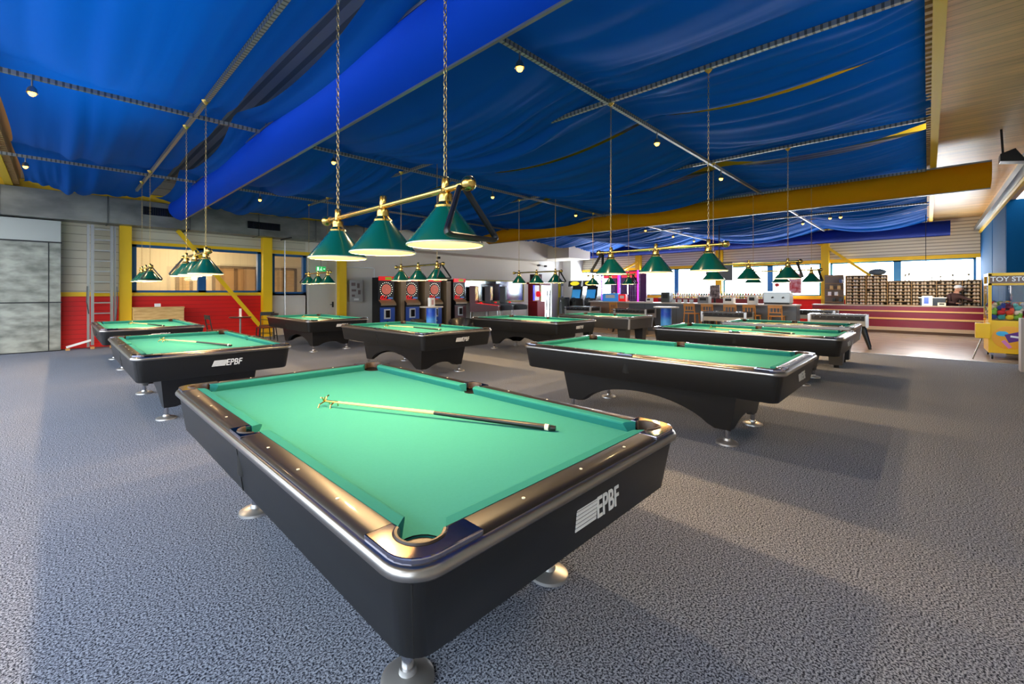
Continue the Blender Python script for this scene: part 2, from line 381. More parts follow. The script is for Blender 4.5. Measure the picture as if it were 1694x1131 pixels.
struct(g, 'trim_24', M_tan)
for i, v in enumerate((8.0, 5.2, 11.0, 17.2)): struct(MB().box(v-.09, v+.09, 0, UW, 4.35, 4.62), 'trim_%d' % (25+i), M_yellow)
# far left facade (out of the picture): posts and sill of the glazed side
struct(MB().box(-6, -5.9, UW-2, UW+.1, 0, 4.7).box(-6.2, -6.0, -14, UW, 0, .4).box(-6.2, -6.0, -14, UW, 3.6, 4.3), 'wall_side', M_plaster)

# air duct along the left wall
t = thing('air_duct', 'long galvanised rectangular air duct running along the left wall above the windows', 'duct', (-5.85, 15.0, 3.23))
MB().box(0, 13.92, 0, .58, 0, .68).build('duct_body', M_duct, t, bevel=.01)
for x in (1.5, 3.2, 4.9, 6.75, 8.5, 10.3, 12.1, 13.9): MB().box(x, x+.035, -.012, .59, -.012, .69).build('duct_flange', mat('zinc_dark', (96, 97, 94), .45, .6), t)
for x, zz in ((7.47, .42), (10.0, .32)):
    v = MB(); v.box(x, x+.95, -.02, 0, zz-.11, zz+.11, M_screen)
    for k in range(24): v.box(x+.02+k*.039, x+.03+k*.039, -.03, -.015, zz-.1, zz+.1, M_dark)
    v.build('air_grille', None, t)
MB().box(8.4, 8.44, -.35, .5, -.05, -.01).box(11.1, 11.14, -.5, .4, -.05, -.01).box(13.0, 13.04, -.4, .4, -.05, -.01).build('support_bracket', M_dark, t)

# ============================================================ ceiling fabric
SP = [-.1, 2.9, 7.28, 11.42, 15.15]
def sagU(u):
    for a, b in zip(SP, SP[1:]):
        if a <= u <= b:
            t_ = (u-a)/(b-a); return 4*t_*(1-t_)*min(1.15, (b-a)/4.1)
    return 0
def fabric(name, label, v0, v1, u0, u1, amp, seed, freq=11, top=4.06, narrow=.14, fold=.10, m=None):
    rnd = random.Random(seed); ph = [rnd.uniform(0, 6.28) for _ in range(8)]; nv = int((v1-v0)/.045); nu = int((u1-u0)/.22)
    vs = []; fs = []
    for j in range(nu+1):
        u = u0+(u1-u0)*j/nu; s_ = sagU(u)
        pin = 1-s_*.0
        for i in range(nv+1):
            t_ = i/nv; c_ = (t_-.5)*2
            v = v0+(v1-v0)*t_ - c_*narrow*s_
            wv = v*freq+ph[0]+.5*sin(u*.5+ph[1])+.25*sin(u*1.3+v*2)
            q = sin(wv)+.6*sin(wv*1.73+ph[2]+.5*sin(u*.45))+.45*sin(wv*.53+ph[3])
            q += .8*sin(v*freq*3.1+ph[6]+.6*sin(u*.7))*max(0, sin(v*1.7+ph[7]+u*.25)); q = 1.2-abs(q)*1.1
            mod = .25+.75*(.5+.5*sin(v*1.1+ph[5]+.3*u))
            z = top-amp*s_*(1-.25*c_*c_) + fold*(.42+.58*s_)*q*.5*mod - .06*sin(pi*t_)+.03*sin(v*2+ph[4])
            for vr, ue in ((1.33, 99), (4.93, 3.2), (8.55, 2.0)):      # cloth lies over the cross rails here
                k_ = max(0, 1-abs(v-vr)/.9)
                if k_ > 0 and u < ue+1 and z < 3.91:
                    k_ = min(1, k_*1.6)*min(1, max(0, ue+1-u)); z = z*(1-k_)+max(z, 3.905+.02*q)*k_
            if v > 11.4 and v < 13.2 and u < 7: z = max(z, 3.95+.02*q)
            vs.append((v, u, z))
    for j in range(nu):
        for i in range(nv):
            a = j*(nv+1)+i; fs.append((a, a+1, a+nv+2, a+nv+1))
    mb = MB(); mb.add(vs, fs); o = mb.build(name, m or M_fab)
    for p in o.data.polygons: p.use_smooth = True
    return tag(o, label, 'ceiling fabric', 'draped blue fabric lengths under the roof')
fabric('ceiling_fabric', 'leftmost broad bright blue fabric length sagging over the far left tables', -.58, 1.74, -.1, 14.9, .34, 1, 7, narrow=.10, fold=.15)
fabric('ceiling_fabric', 'narrow blue fabric between the open slit and the royal blue sail', 1.84, 3.0, -.1, 14.9, .30, 2, 8, narrow=.10, fold=.12)
fabric('ceiling_fabric', 'dark blue fabric length just right of the royal blue sail, above the nearest lamp', 2.75, 6.28, -.1, 14.9, .36, 3, 6, fold=.18)
fabric('ceiling_fabric', 'blue fabric length beyond the long dark slit, in the middle of the ceiling', 6.30, 9.5, -.1, 14.9, .36, 4, 8, narrow=.06, fold=.18)
fabric('ceiling_fabric', 'pleated blue fabric length in front of the yellow sail', 9.52, 12.6, -.1, 14.9, .36, 5, 9, narrow=.06, fold=.18)
fabric('ceiling_fabric', 'blue fabric length just beyond the yellow sail', 12.62, 15.6, -.1, 12.6, .36, 6, 9, narrow=.06, fold=.18)
fabric('ceiling_fabric', 'pale lit blue fabric length hanging between the yellow sail and the navy sail', 15.62, 18.7, -.1, 13.0, .38, 8, 9, narrow=.06, fold=.14)
fabric('ceiling_fabric', 'last blue fabric length in front of the bar windows', 18.72, 21.8, -.1, 13.0, .42, 9, 9, fold=.14)

def sail(label, V0, u0, u1, m, edge):
    P = [(0, 0), (-.035, -.08), (-.045, -.17), (-.02, -.27), (.05, -.36), (.14, -.42), (.26, -.46)]
    Q = [(x+.02, z+.012) for x, z in P]
    t = thing('hanging_sail', label, 'fabric sail', (V0, u0, 3.9))
    mb = MB(); n = 30
    rings = []
    for j in range(n+1):
        y = (u1-u0)*j/n
        rings.append([(x, y, z) for x, z in P]+[(x, y, z) for x, z in reversed(Q)])
    mb.loft(rings); mb.build('sail_fabric', m, t, smooth=True)
    MB().box(-.012, .03, 0, u1-u0, -.012, .02).build('top_track', edge, t)
    MB().box(.25, .28, 0, u1-u0, -.475, -.455).build('bottom_track', edge, t)
    f = MB()
    k = 1.0
    while k < u1-u0: f.tube([(.0, k, .02), (.0, k, .16)], .008, 6); k += 2.4
    f.build('hanger', M_galv, t)
sail('long royal blue curved fabric sail with a pale top track, nearest the camera', 2.18, -1.2, 14.8, M_band, M_galv)
sail('long mustard yellow curved fabric sail crossing the middle of the hall', 12.28, -.85, 12.9, M_yband, M_galv)
sail('long navy blue curved fabric sail in front of the bar windows', 21.6, -.55, 15.0, M_navy, M_navy)

# perforated ceiling rails
M_perf = stripes('perforated_rail', (160, 160, 156), (98, 100, 98), 0, .06, .35, .4, .3)
M_perf.node_tree.nodes['Principled BSDF'].inputs['Metallic'].default_value = .6
def rail(label, p0, p1, z=3.86):
    (a, b), (c, d_) = p0, p1; L = math.hypot(c-a, d_-b)
    t = thing('ceiling_rail', label, 'ceiling rail', (a, b, z), math.atan2(d_-b, c-a), None)
    m = MB().box(0, L, -.022, .022, -.02, .02); m.box(0, L, -.03, .03, .018, .024)
    m.build('rail_profile', M_perf, t)
    return t
rail('steel rail crossing below the blue fabric above the nearest tables, carrying the starry spotlight', (2.95, 2.9), (21.2, 2.9))
rail('steel rail crossing the hall above the middle row of tables', (3.0, 7.28), (21.2, 7.28))
rail('steel rail at upper left with one glowing spotlight, ending at the blue sail', (-1.1, 7.16), (2.14, 7.16))
rail('lower steel rail at far left with one glowing spotlight', (-.75, 11.42), (2.14, 11.42))
rail('farthest steel rail crossing in front of the duct', (3.0, 11.5), (12.2, 11.5))
rail('steel rail above the left row of tables, running up out of the picture', (1.33, -.8), (1.33, 13.4), 3.865)
rail('steel rail over the second row of tables, bright at upper right', (4.93, .02), (4.93, 13.4), 3.865)
rail('steel rail over the third row of tables', (8.55, .02), (8.55, 13.4), 3.865)
rail('steel rail over the far row of tables, seen below the yellow sail', (12.0, .02), (12.0, 9.4), 3.84)
rail('last steel rail before the bar', (16.4, .02), (16.4, 9.4), 3.84)

# spotlights on the rails
M_spotb = mat('spot_bulb', (255, 220, 150), .4, emit=(255, 165, 50), es=16)
sp0 = thing('ceiling_spotlight', 'x', 'spotlight', (0, 0, 3.8))
MB().tube([(0, 0, .04), (0, 0, -.05)], .01, 6).build('spot_stem', M_galv, sp0)
MB().lathe([(.022, -.045), (.04, -.07), (.048, -.115), (.050, -.118), (.042, -.112)], n=14).build('spot_body', M_steel, sp0, smooth=True)
MB().sphere((0, 0, -.12), .034, 12, 8).build('spot_bulb', M_spotb, sp0, smooth=True)
sps = [((3.25, 2.9), 'very bright spotlight glaring like a star on the rail at top centre'),
 ((6.35, 2.9), 'glowing spotlight on the right hand rail, second from the bright star'),
 ((9.2, 2.9), 'glowing spotlight on the right hand rail just before the yellow sail'),
 ((13.4, 2.9), 'small glowing spotlight right behind the yellow sail on the right hand rail'),
 ((17.1, 2.9), 'small glowing spotlight farthest along the right hand rail'),
 ((3.35, 7.28), 'glowing spotlight at the start of the middle rail beside the royal blue sail'),
 ((7.2, 7.28), 'glowing spotlight above the triangle hanging on the nearest lamp'),
 ((10.6, 7.28), 'glowing spotlight on the middle rail before the yellow sail'),
 ((15.0, 7.28), 'small spotlight on the middle rail just past the yellow sail'),
 ((17.4, 7.28), 'small spotlight on the middle rail, second past the yellow sail'),
 ((19.6, 7.28), 'small spotlight at the end of the middle rail'),
 ((-.20, 7.16), 'glowing spotlight at upper left edge of the picture'),
 ((-.40, 11.42), 'glowing spotlight low at the far left rail'),
 ((3.45, 11.5), 'glowing spotlight just above the yellow beam over the duct'),
 ((16.4, 2.1), 'left one of two small glowing spotlights below the yellow sail at right'),
 ((16.4, 1.85), 'right one of two small glowing spotlights below the yellow sail at right')]
for i, ((x, y), lb) in enumerate(sps):
    o = sp0 if i == 0 else dup(sp0, (x, y, 3.8), 0)
    o.location = (x, y, 3.8); o['label'] = lb; o['group'] = 'small rail spotlights'
    l = bpy.data.lights.new('spot_light', 'SPOT'); l.spot_size = R(150); l.spot_blend = .6; l.energy = SPOT_W*(1.6 if i == 0 else 1); l.color = (1, .72, .38); l.shadow_soft_size = .03
    q = bpy.data.objects.new('spot_light', l); q.location = (x, y, 3.8-.19); col.objects.link(q)

# ============================================================ pool tables
def bed_outline(W, L):
    pts = []
    cr, cs = .066, .06; cx_, cy_ = W-.035, L-.035
    def arc(c0, c1, r, a0, a1, sx=1, sy=1, n=9):
        return [(sx*(c0+r*cos(R(a0+(a1-a0)*i/n))), sy*(c1+r*sin(R(a0+(a1-a0)*i/n)))) for i in range(n+1)]
    q1 = arc(cx_, cy_, cr, -58, -212)
    pts += arc(W+.01, 0, cs, 260, 100)
    pts += q1
    pts += [(-x, y) for x, y in reversed(q1)]
    pts += [(-x, y) for x, y in reversed(arc(W+.01, 0, cs, 260, 100))]
    pts += [(-x, -y) for x, y in q1]
    pts += [(x, -y) for x, y in reversed(q1)]
    return pts

def pool_table(t, PW=.635, PL=1.27, coin=False):
    """PW, PL: half playing width / length to the cushion noses"""
    W, L = PW+.14, PL+.14
    am = mat('grey_apron', (52, 54, 58), .35) if coin else M_apron
    if not coin:
        rings = [rrect(W-.01, L-.01, .085, .745), rrect(W-.012, L-.012, .085, .72), rrect(W-.04, L-.045, .075, .52), rrect(W-.05, L-.055, .07, .51)]
    else:
        rings = [rrect(W-.005, L-.005, .05, .745), rrect(W-.03, L-.03, .05, .47)]
    ap = MB().loft(rings).build('apron', am, t, smooth=True)
    if not coin:
        for sx in (1, -1):
            for sy in (1, -1): MB().tube([(sx*(W-.037), sy*(L-.037), .735), (sx*(W-.0645), sy*(L-.0695), .52)], .004, 6).build('seam', M_pocket, ap)
        for sx in (1, -1):
            MB().obox((sx*(W-.026), .0, .63), (.004, .0015, .108), Matrix.Rotation(sx*R(7.6), 3, 'Y')).build('seam', M_pocket, ap)
        prof = [(-.012, .744), (.006, .746), (.014, .754), (.015, .766), (.010, .777), (.002, .784), (-.012, .785)]
        MB().loft([rrect(W+dx, L+dx, .095+dx, z, 8) for dx, z in prof], False, True).build('chrome_trim', M_trim, t, smooth=True)
    else:
        MB().loft([rrect(W+dx, L+dx, .06+dx, z, 4) for dx, z in [(-.012, .735), (.006, .74), (.006, .785), (-.012, .79)]], False, True).build('chrome_trim', M_trim, t)
        for sx in (1, -1):
            for sy in (1, -1):
                MB().loft([[(sx*(x+W-.03), sy*(y+L-.03), .745) for x, y in ((0, .035), (.03, .03), (.035, 0), (-.0, 0))],
                           [(sx*(x+W-.06), sy*(y+L-.06), .47) for x, y in ((0, .04), (.034, .034), (.04, 0), (-.0, 0))]]).build('corner_strip', mat('silver_corner', (200, 202, 205), .3, .7), t)
    # rails with sight inlays
    for sx in (1, -1):
        for sy in (1, -1):
            pr_ = [(PW+.05, .757), (PW+.05, .797), (PW+.065, .800), (PW+.11, .798), (PW+.13, .792), (W-.003, .784), (W-.003, .757)]
            m = MB(); m.ext([(sx*x, z) for x, z in pr_], 1, sy*.085, sy*(L-.21)); r_ = m.build('rail', M_rail, t, smooth=True)
            s_ = MB()
            for k in (1, 2, 3):
                s_.lathe([(.006, .797), (.006, .8005)], (sx*(PW+.094), sy*PL*k/4, 0), 10)
            s_.build('sight_inlay', M_ivory, r_)
            # long cushion
            def cy(x, end):
                f_ = (x-PW)/.05
                return (.07-.02*f_) if end == 0 else (PL-.085+.042*f_)
            cp = [(PW+.05, .748), (PW+.05, .799), (PW+.012, .798), (PW, .793), (PW+.001, .786), (PW+.020, .748)]
            MB().add([(sx*x, sy*cy(x, 0), z) for x, z in cp]+[(sx*x, sy*cy(x, 1), z) for x, z in cp],
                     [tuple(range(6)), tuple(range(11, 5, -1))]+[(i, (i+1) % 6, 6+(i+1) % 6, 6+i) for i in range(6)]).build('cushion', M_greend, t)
    for sy in (1, -1):
        pr_ = [(PL+.05, .757), (PL+.05, .797), (PL+.065, .800), (PL+.11, .798), (PL+.13, .792), (L-.003, .784), (L-.003, .757)]
        r_ = MB().ext([(sy*y, z) for y, z in pr_], 0, -(W-.245), W-.245).build('rail', M_rail, t, smooth=True)
        s_ = MB()
        for k in (-1, 0, 1): s_.lathe([(.006, .797), (.006, .8005)], (PW*k/2, sy*(PL+.094), 0), 10)
        s_.build('sight_inlay', M_ivory, r_)
        cp = [(PL+.05, .748), (PL+.05, .799), (PL+.012, .798), (PL, .793), (PL+.001, .786), (PL+.020, .748)]
        xe = lambda y: PW-.085+.042*(y-PL)/.05
        MB().add([(-xe(y), sy*y, z) for y, z in cp]+[(xe(y), sy*y, z) for y, z in cp],
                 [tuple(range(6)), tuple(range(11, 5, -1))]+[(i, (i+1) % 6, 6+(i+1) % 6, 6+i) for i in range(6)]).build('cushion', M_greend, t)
    MB().prism(bed_outline(PW+.055, PL+.055), .715, .748).build('cloth_bed', M_green, t)
    # corner and side castings, pockets
    cx_, cy_ = PW+.02, PL+.02
    for sx in (1, -1):
        for sy in (1, -1):
            rr = .092; ow, ol = W-.003, L-.003
            pts = [(W-.245, ol)]+[(ow-rr+rr*cos(R(a)), ol-rr+rr*sin(R(a))) for a in range(90, -1, -15)]+[(ow, L-.21), (PW+.052, L-.21), (PW+.052, PL-.045)]
            pts += [(cx_+.071*cos(R(a)), cy_+.071*sin(R(a))) for a in range(-62, 153, 12)]
            pts += [(PW-.045, PL+.052), (W-.245, PL+.052)]
            MB().prism([(sx*x, sy*y) for x, y in pts], .765, .8005).build('corner_casting', M_cast if not coin else M_chrome, t, bevel=.004)
            pk = MB(); n = 16
            pk.lathe([(.068, .60), (.069, .752)], (sx*cx_, sy*cy_, 0), 20, M_pocket, caps=False).lathe([(.001, .60), (.068, .60)], (sx*cx_, sy*cy_, 0), 20, M_pocket, caps=False)
            ring = []
            for a in range(-56, 147, 10):
                ca, sa = cos(R(a)), sin(R(a)); ring.append([(sx*(cx_+r*ca), sy*(cy_+r*sa), z) for r, z in ((.058, .76), (.058, .795), (.062, .804), (.069, .805), (.073, .798), (.073, .76))])
            pk.loft(ring, m=M_leather); pk.build('pocket', None, t, smooth=True)
        pts = [(W-.003, -.084), (W-.003, .084), (PW+.052, .084), (PW+.052, .062)]+[(PW+.065+.063*cos(R(a)), .063*sin(R(a))) for a in range(96, -97, -12)]+[(PW+.052, -.062), (PW+.052, -.084)]
        MB().prism([(sx*x, y) for x, y in pts], .765, .8).build('side_casting', M_cast if not coin else M_chrome, t, bevel=.003)
        pk = MB(); pk.lathe([(.06, .60), (.061, .752)], (sx*(PW+.065), 0, 0), 20, M_pocket, caps=False).lathe([(.001, .60), (.06, .60)], (sx*(PW+.065), 0, 0), 20, M_pocket, caps=False)
        ring = []
        for a in range(-82, 83, 10):
            ca, sa = cos(R(a)), sin(R(a)); ring.append([(sx*(PW+.065+r*ca), r*sa, z) for r, z in ((.052, .76), (.052, .794), (.056, .803), (.061, .804), (.064, .797), (.064, .76))])
        pk.loft(ring, m=M_leather); pk.build('pocket', None, t, smooth=True)
    # base
    if not coin:
        def ringz(Wt, Lt, inner):
            o_ = []
            for x, y, _ in rrect(Wt, Lt, .05, 0, 4): o_.append((x, y))
            return o_
        def perim(Wt, Lt, Wb, Lb, flip=1):
            top, bot = [], []
            def zb(x, y):
                fx, fy = abs(x)/Wt, abs(y)/Lt
                if fx > .985: return .13+.235*max(0, 1-(fy/.80)**2)**.75
                if fy > .985: return   .13+.09*max(0, 1-(fx/.66)**2)**.75
                return .13
            P = []
            n1, n2 = 26, 16
            P += [(Wt, -Lt+2*Lt*i/n1) for i in range(n1)]+[(Wt-2*Wt*i/n2, Lt) for i in range(n2)]
            P += [(-Wt, Lt-2*Lt*i/n1) for i in range(n1)]+[(-Wt+2*Wt*i/n2, -Lt) for i in range(n2)]
            for x, y in P:
                z = zb(x, y); f_ = (.512-z)/.38
                top.append((x, y, .512)); bot.append((x*(1+(Wb/Wt-1)*f_), y*(1+(Lb/Lt-1)*f_), z))
            return top, bot
        to, bo = perim(.49, .99, .45, .92); ti, bi = perim(.44, .94, .40, .87)
        MB().loft([to, bo, bi, ti], False, True).build('base_frame', M_black, t, smooth=True)
        for sx in (1, -1):
            for sy in (1, -1):
                fx, fy = sx*.425, sy*.885
                MB().lathe([(.024, .14), (.024, .045)], (fx, fy, 0), 16, M_chrome).lathe([(.03, .05), (.034, .032), (.085, .022), (.098, .014), (.1, .0)], (fx, fy, 0), 28, M_foot).build('levelling_foot', None, t, smooth=True)
    else:
        for sx in (1, -1):
            for sy in (1, -1):
                x0, y0 = sx*(W-.22), sy*(L-.28)
                MB().loft([rrectc(x0, y0, .13, .13, .5), rrectc(x0, y0, .10, .10, .06)]).build('leg', am, t)
                MB().lathe([(.04, 0), (.04, .06)], (x0, y0, 0), 12).build('levelling_foot', M_dark, t)
def rrectc(x, y, a, b, z): return [(x-a, y-b, z), (x+a, y-b, z), (x+a, y+b, z), (x-a, y+b, z)]

def logo(t, yend, x0, z0, s_):
    """striped flag and the four letters on the end apron"""
    tilt = math.atan2(.035, .2)
    f = MB(); n = 6; w_, h_ = .115*s_, .062*s_
    for k in range(n):
        za = k*h_/n; zb_ = za+h_/n*.80
        f.add([(za*.45, 0, za), (w_+za*.45, 0, za), (w_+zb_*.45, 0, zb_), (zb_*.45, 0, zb_),
               (za*.45, .002, za), (w_+za*.45, .002, za), (w_+zb_*.45, .002, zb_), (zb_*.45, .002, zb_)],
              [(0, 1, 2, 3), (7, 6, 5, 4), (0, 4, 5, 1), (1, 5, 6, 2), (2, 6, 7, 3), (3, 7, 4, 0)])
    o = f.build('logo_flag', M_white, t); o.location = (x0, yend, z0); o.rotation_euler = (-tilt, 0, 0)
    text('logo_letters', 'EPBF', .085*s_, M_white, t, (x0+w_+.004, yend-.001, z0), (R(90)-tilt, 0, 0), .0012, .0015, .3, sx=.80)

T1 = thing('pool_table', 'x', 'pool table', (1.345, 2.265, 0))
pool_table(T1)
logo(T1, -1.402, -.09, .615, 1.15)
snap(T1)
TBL = [((1.345, 2.265), 'largest pool table in the foreground, green cloth, black and chrome rails, bridge stick on it'),
 ((4.93, 2.25), 'pool table with bare green cloth right of the foreground table, long arched black base showing'),
 ((1.30, 7.08), 'pool table on the left directly behind the foreground table, white letters on its end'),
 ((4.78, 7.02), 'pool table in the middle beneath the lamp in front of the dart machines'),
 ((8.36, 7.07), 'pool table behind the middle one, right in front of the pinball machines'),
 ((8.62, 2.27), 'pool table on the right just behind the bare one, white end rail catching window light'),
 ((1.29, 11.62), 'pool table farthest left, beside the aluminium ladder'),
 ((4.82, 11.55), 'pool table in front of the white door and second yellow column')]
for i, (p, lb) in enumerate(TBL):
    o = T1 if i == 0 else dup(T1, (p[0], p[1], 0), 0)
    o['label'] = lb
C1 = thing('pool_table', 'smaller grey sided pool table with silver corners on the right, before the reception counter', 'pool table', (11.0, 2.12, 0))
pool_table(C1, .555, 1.01, True); snap(C1)
dup(C1, (11.15, 6.66, 0), 0, 'smaller pool table with pale corner strips in front of the bar, far middle')

# cues with a brass bridge head, lying on the cloth
def bridge():
    t = thing('bridge_cue', 'x', 'billiard cue', (0, 0, .748))
    MB().tube([(0, .06, .032), (0, .75, .030)], [.0065, .0105], 12).build('shaft', M_wood, t, smooth=True)
    MB().tube([(0, .75, .030), (0, 1.40, .0165)], [.0106, .0155], 12).build('butt', M_rack, t, smooth=True)
    MB().tube([(0, 1.375, .0175), (0, 1.395, .017)], .0162, 12, M_ivory).build('butt_ring', M_ivory, t, smooth=True)
    MB().tube([(0, 1.405, .0165), (0, 1.43, .0165)], [.015, .012], 12).build('bumper', M_rack, t, smooth=True)
    h = MB()
    for a in (-1, 1):
        h.tube([(0, .0, .03), (a*.04, -.005, .02), (a*.05, -.005, .001)], .004, 6)
        h.tube([(0, .07, .03), (a*.03, .07, .02), (a*.035, .07, .001)], .004, 6)
        h.tube([(a*.01, .0, .032), (a*.018, .0, .055), (a*.034, .0, .060)], .004, 6)
    h.tube([(0, -.01, .032), (0, .1, .033)], .007, 8).tube([(0, 0, .034), (0, 0, .058)], .004, 6)
    h.build('bridge_head', M_brass, t, smooth=True)
    return t
cue = bridge(); snap(cue)
CU = [((1.15, 2.62), (1.745, 1.335), 'maple and black bridge cue with brass head on the foreground table'),
 ((1.04, 7.68), (1.57, 6.35), 'bridge cue with brass head on the table left behind the foreground one'),
 ((4.63, 7.72), (4.93, 6.33), 'thin bridge cue lying on the table in front of the dart machines'),
 ((8.80, 2.95), (8.50, 1.55), 'yellowish cue lying on the right hand table behind the bare one'),
 ((1.13, 12.4), (1.52, 11.05), 'cue lying on the table farthest left beside the ladder'),
 ((10.9, 2.6), (11.1, 1.3), 'cue lying along the near rail of the smaller grey sided table'),
 ((4.75, 12.2), (4.95, 10.85), 'cue lying on the table in front of the white door')]
for i, (a, b, lb) in enumerate(CU):
    rz = math.atan2(-(b[0]-a[0]), b[1]-a[1])
    o = cue if i == 0 else dup(cue, (a[0], a[1], .748), rz)
    o.location = (a[0], a[1], .748); o.rotation_euler = (0, 0, rz); o['label'] = lb; o['group'] = 'cues on the tables'

# ============================================================ billiard lamps
def chain_mesh(top):
    m = MB(); z = 0; k = 0; p = .030
    while z < top:
        pts = []
        for i in range(8):
            a = 2*pi*i/8; u_ = .009*cos(a); h_ = .018*sin(a)+.018
            pts.append((u_, 0, z+h_) if k % 2 else (0, u_, z+h_))
        m.tube(pts, .0024, 5, closed=True); z += p; k += 1
    return m
BZ = 1.955
def lamp(t):
    MB().tube([(0, -.74, 0), (0, .74, 0)], .017, 14).build('bar', M_brass, t, smooth=True)
    for s_ in (-1, 1):
        MB().sphere((0, s_*.765, 0), .037, 16, 10).tube([(0, s_*.70, 0), (0, s_*.735, 0)], .023, 12).build('end_ball', M_brass, t, smooth=True)
    for y in (-.59, 0, .59):
        sh = MB().lathe([(.047, -.085), (.052, -.092), (.19, -.268), (.192, -.277), (.188, -.274)], (0, y, 0), 40, caps=False).build('lamp_shade', M_shade, t, smooth=True)
        MB().lathe([(.187, -.2735), (.050, -.096), (.002, -.094)], (0, y, 0), 40, caps=False).build('shade_lining', M_shadein, sh, smooth=True)
        MB().lathe([(.186, -.272), (.193, -.272), (.194, -.279), (.187, -.280)], (0, y, 0), 40, caps=False).build('shade_rim', M_ivory, sh, smooth=True)
        MB().lathe([(.020, .012), (.024, -.014), (.034, -.02), (.037, -.030), (.036, -.062), (.044, -.07), (.054, -.082), (.052, -.094)], (0, y, 0), 20).build('lamp_holder', M_brass, t, smooth=True)
        MB().lathe([(.019, -.01), (.021, .0), (.021, .055), (.016, .062), (.006, .066)], (0, y, 0), 16).build('collar', M_brass, t, smooth=True)
        MB().sphere((0, y, -.16), .03, 12, 8, sc=(1, 1, 1.2)).tube([(0, y, -.135), (0, y, -.095)], .014, 8).build('bulb', M_bulb, t, smooth=True)
    cm = chain_mesh(1.80)
    for s_ in (-1, 1):
        o = cm.build('chain', M_chain, t, smooth=True) if s_ == -1 else c0.copy()
        if s_ == 1: col.objects.link(o)
        else: c0 = o
        o.location = (0, s_*.59, .06)
        MB().lathe([(.006, 1.855), (.03, 1.88), (.05, 1.905), (.05, 1.91)], (0, s_*.59, 0), 14).build('ceiling_cup', M_brass, t, smooth=True)
L1 = thing('billiard_lamp', 'x', 'billiard lamp', (1.36, 2.30, BZ)); lamp(L1); snap(L1)
LMP = [((1.36, 2.30), 'largest brass three shade lamp with green cones above the foreground table', -1),
 ((4.96, 2.28), 'brass lamp above the bare table on the right, triangle on its left end', 1),
 ((1.32, 7.08), 'three green shades bunched in line above the left table, hanging on two bright chains', 1),
 ((4.86, 6.94), 'three shade lamp hanging in front of the dart machines', -1),
 ((8.48, 7.0), 'three shade lamp hanging in front of the pinball machines and doorway', -1),
 ((8.62, 2.26), 'three shade lamp hanging before the bar windows with a triangle at its right end', -1),
 ((1.30, 11.62), 'smallest bunched green lamp at far left near the first yellow column', -1),
 ((4.86, 11.5), 'small three shade lamp hanging below the green exit sign', 1),
 ((12.1, 2.48), 'dim lamp at the bar, its right shade in front of the yellow column', -1),
 ((11.5, 6.68), 'dark grey looking lamp in front of the neon basketball machines', -1)]
rackm = None
LG = 'three shade billiard lamps'
RK = ['black plastic triangle hanging on the near end of the largest lamp', 'black triangle hanging on the left end of the lamp over the bare table',
 'triangle hanging on the left end of the bunched lamp over the left table', 'triangle hanging on the lamp in front of the dart machines',
 'triangle hanging on the lamp in front of the pinball machines', 'dark triangle hanging before the bar windows, left of the red banner',
 'triangle hanging on the smallest lamp near the first yellow column', 'triangle hanging on the lamp below the exit sign',
 'dark triangle hanging right in front of the yellow column at the bar', 'black triangle hanging in front of the neon basketball machines']
for i, (p, lb, rs) in enumerate(LMP):
    o = L1 if i == 0 else dup(L1, (p[0], p[1], BZ), 0)
    o['label'] = lb; o['group'] = LG
    for y in (-.59, 0, .59):
        l = bpy.data.lights.new('bulb_light', 'POINT'); l.energy = LAMP_W; l.color = (1, .66, .32); l.shadow_soft_size = .035
        q = bpy.data.objects.new('bulb_light', l); q.location = (p[0], p[1]+y, BZ-.205); col.objects.link(q)
    if i == 0:
        s3 = .175; base = []
        cor = [(0, .0), (-s3, -.285), (s3, -.285)]; rr = .035; path = []
        for k in range(3):
            a = Vector(cor[k-1]); b = Vector(cor[k]); c_ = Vector(cor[(k+1) % 3])
            d1 = (a-b).normalized(); d2 = (c_-b).normalized()
            for q in range(5):
                f_ = q/4; e = (b+d1*rr)*(1-f_)**2+b*2*f_*(1-f_)+(b+d2*rr)*f_**2; path.append((e.x, 0, e.y+.022))
        rk = MB().tube(path, .011, 8, closed=True); R0 = rk.build('triangle_rack', M_rack, None, smooth=True); ro = R0
        me = R0.data
        for v in me.vertices: v.co.y *= 1.7
    else:
        ro = R0.copy(); col.objects.link(ro)
    ro.location = (p[0], p[1]+rs*.715, BZ-.004); ro.rotation_euler = (rs*R(17), 0, R(4+3*(i % 3)))
    tag(ro, RK[i], 'billiard triangle', 'triangles hanging on the lamps')

# ============================================================ left wall furniture
t = thing('steel_fire_door', 'large scratched galvanised steel sliding door panel at the left edge of the hall', 'steel door', (-4.0, 15.25, 0))
MB().box(0, 4.06, 0, .33, .02, 1.19).box(0, 4.06, 0, .33, 1.21, 2.66).build('door_sheet', M_cab, t, bevel=.006)
MB().box(0, 4.06, -.02, .33, 2.68, 3.20).build('head_panel', mat('zinc_light', (168, 172, 168), .4, .4), t)
MB().box(3.84, 3.86, -.006, .0, .02, 2.66).box(0, 4.08, -.012, .01, 1.185, 1.21).box(0, 4.08, -.03, .01, 2.655, 2.685).box(2.2, 2.21, -.005, 0, .02, 1.2).build('door_seam', M_dark, t)
